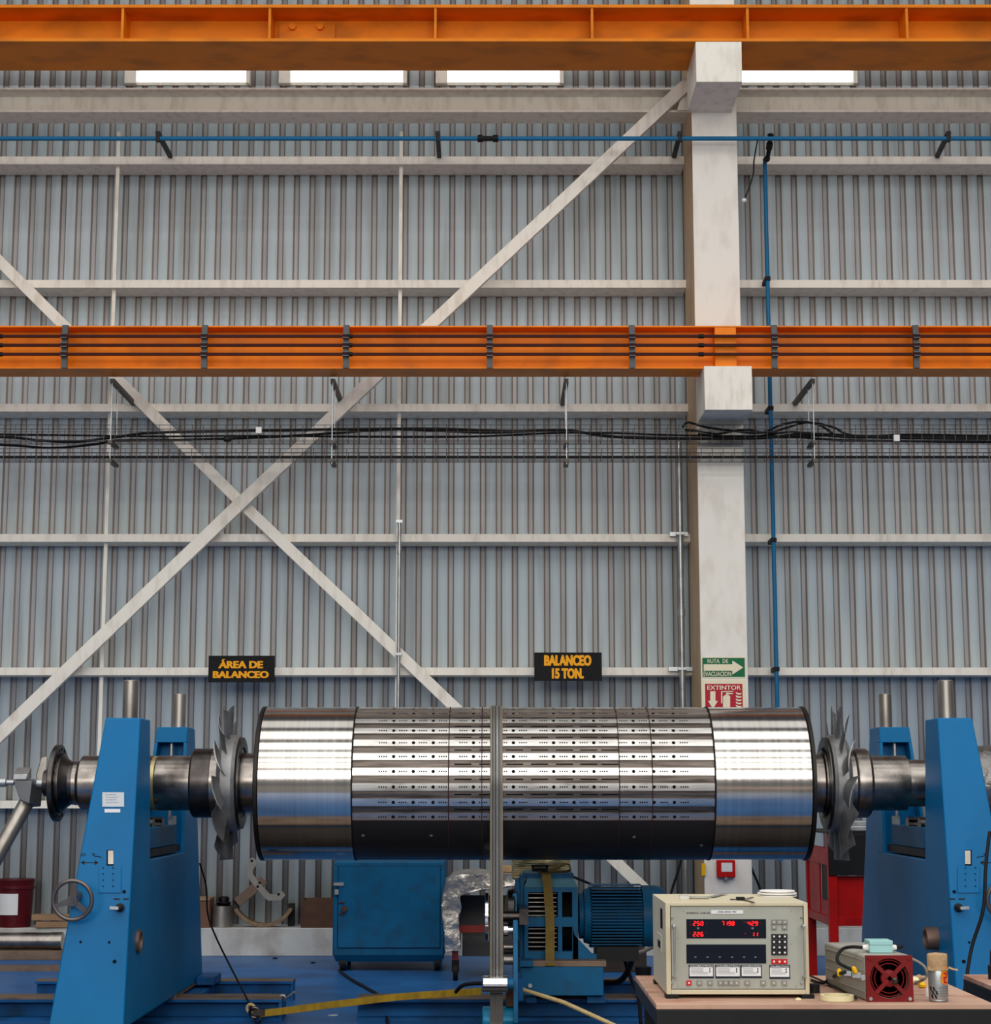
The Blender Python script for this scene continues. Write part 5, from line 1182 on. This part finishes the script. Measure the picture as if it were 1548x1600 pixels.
b = B(); b.pbox(1318, 1518, 1330, 1525, 6.44, .02); b.pbox(1331, 1520, 1345, 1528, 6.45, .02); b.pbox(1345, 1524, 1352, 1532, 6.45, .015); solo('connector_block', b, GALV, 'small metal connectors on the left side of the grey unit', 'connector', bevel=.001)
b = B(); c = on_z(1272, 1551, TZ + .001); b.lathe((c.x, c.y, TZ + .001), (0, 0, 1), [(0, .02), (.03, .02), (.032, .016)], 20); b.mapped(lambda v: v); solo('black_puck', b, BLACKP, 'small black round puck beside the instrument right foot', 'puck')
c = on_z(1307.5, 1563, TZ); b = B(); b.lathe((c.x, c.y + .0, TZ + .001), (0, 0, 1), [(0, .045), (0, .058), (.018, .058), (.018, .045), (0, .045)], 48, False); solo('masking_tape_roll', b, TAPE, 'pale yellow masking tape roll lying in front of the grey unit', 'tape')
c = on_z(1247, 1563, TZ); b = B(); b.lathe((c.x, c.y, TZ + .001), (0, 0, 1), [(0, .012), (.006, .01), (.008, .003)], 8); solo('tape_scrap', b, TAPE, 'crumpled pale scrap under the instrument front right corner', 'scrap')
for k, (x, y, r_) in enumerate(((1430, 1538, .02), (1441, 1544, .016), (1436, 1531, .014))):
    c = on_z(x, y, TZ); b = B(); b.lathe((c.x, c.y, TZ + .001), (0, .3, 1), [(0, r_ * .7), (r_ * .5, r_), (r_ * 1.2, r_ * .6), (r_ * 1.4, .002)], 9)
    solo('plastic_cap', b, (TAPE, YEL, KRAFT)[k], ('pale lump between the fan unit and the can, beside yellow one', 'yellow cap on the table left of the spray can', 'tan crumpled lump behind the yellow cap')[k], 'cap')
# spray can with paper cap
c = on_z(1469.5, 1566, TZ); cy_ = c.y + .03; r_ = 14.6 * c.y / FOC; X = c.x; hC = Z_(1512, c.y) - TZ
t = thing('lubricant_can', (X, cy_, TZ), 'silver can with orange number 2 flame label and brown paper on top', 'can')
b = B(); b.lathe((X, cy_, TZ + .001), (0, 0, 1), [(0, r_ * .9), (.003, r_), (.006, r_ * .97), (.008, r_), (hC - .004, r_), (hC, r_ * .95)], 36); part('can_body', b, GALV, t)
def wrap(b, pts, rad=r_ + .0006, th=.0006):      # lay a flat polygon (angle deg, height) round the can
    A = [Vector((X + rad * math.sin(R(g)), cy_ - rad * math.cos(R(g)), TZ + z)) for g, z in pts]
    Q = [Vector((X + (rad + th) * math.sin(R(g)), cy_ - (rad + th) * math.cos(R(g)), TZ + z)) for g, z in pts]; b.loft(A, Q)
b = B(); n = 24
cen = (34, .082)
for k in range(n):
    a0, a1 = 2 * math.pi * k / n, 2 * math.pi * (k + 1) / n
    def fl_(a): s_ = math.sin(a); return (cen[0] + 34 * math.cos(a) * (1 if s_ < 0 else 1 - .5 * s_), cen[1] + (.024 if s_ < 0 else .038) * s_)
    wrap(b, [cen, fl_(a0), fl_(a1)])
part('flame_label', b, LABELO, t)
b = B()
for u0, u1, v0, v1 in ((22, 46, .094, .099), (38, 46, .082, .099), (22, 46, .080, .085), (22, 30, .066, .085), (22, 46, .064, .069)):
    for k in range(3): g0 = u0 + (u1 - u0) * k / 3; g1 = u0 + (u1 - u0) * (k + 1) / 3; wrap(b, [(g0, v0), (g1, v0), (g1, v1), (g0, v1)], r_ + .0014)
part('number_print', b, SIGNR, t)
b = B()
for k in range(6):
    for j in range(3):
        if (k + j) % 2 == 0: wrap(b, [(-62 + k * 11 + j * 5, .012 + (2 - j) * .013), (-51 + k * 11 + j * 5, .012 + (2 - j) * .013), (-56 + k * 11 + j * 5 - 3, .025 + (2 - j) * .013), (-67 + k * 11 + j * 5 - 3, .025 + (2 - j) * .013)]) if k < 4 else None
part('chequer_print', b, BLACKP, t)
b = B()
for z in (.020, .028, .036, .044, .050):
    for g in range(-8, 64, 12): wrap(b, [(g, z), (g + 12, z), (g + 12, z + .0022), (g, z + .0022)])
part('small_print', b, mat('print_grey', (104, 108, 116)), t)
b = B(); z0_ = TZ + hC - .004; zT = Z_(1491, c.y)
b.lathe((X, cy_, z0_), (0, 0, 1), [(-.006, r_ * 1.16), (.002, r_ * 1.06), (.008, r_ * 1.02), (zT - z0_ - .004, r_ * 1.06), (zT - z0_, r_ * .98), (zT - z0_ + .002, r_ * .2)], 30)
b.mapped(lambda v: bump(v, .0035, 60)); part('paper_cap', b, KRAFT, t, smooth=70)
b = B(); b.band([Vector((X + r_, cy_ - .02, z0_ + .004)), Vector((X + r_ + .014, cy_ - .03, z0_ - .001)), Vector((X + r_ + .03, cy_ - .03, z0_ - .004))], (0, 1, 1), .008, .001); part('loose_paper_end', b, KRAFT, t)
c = on_z(1449, 1558, TZ); b = B(); b.lathe((c.x, c.y, TZ + .001), (0, 0, 1), [(0, .008), (.02, .008), (.03, .004)], 12); solo('small_nozzle', b, WHITEP, 'tiny white nozzle standing left of the silver can', 'nozzle')
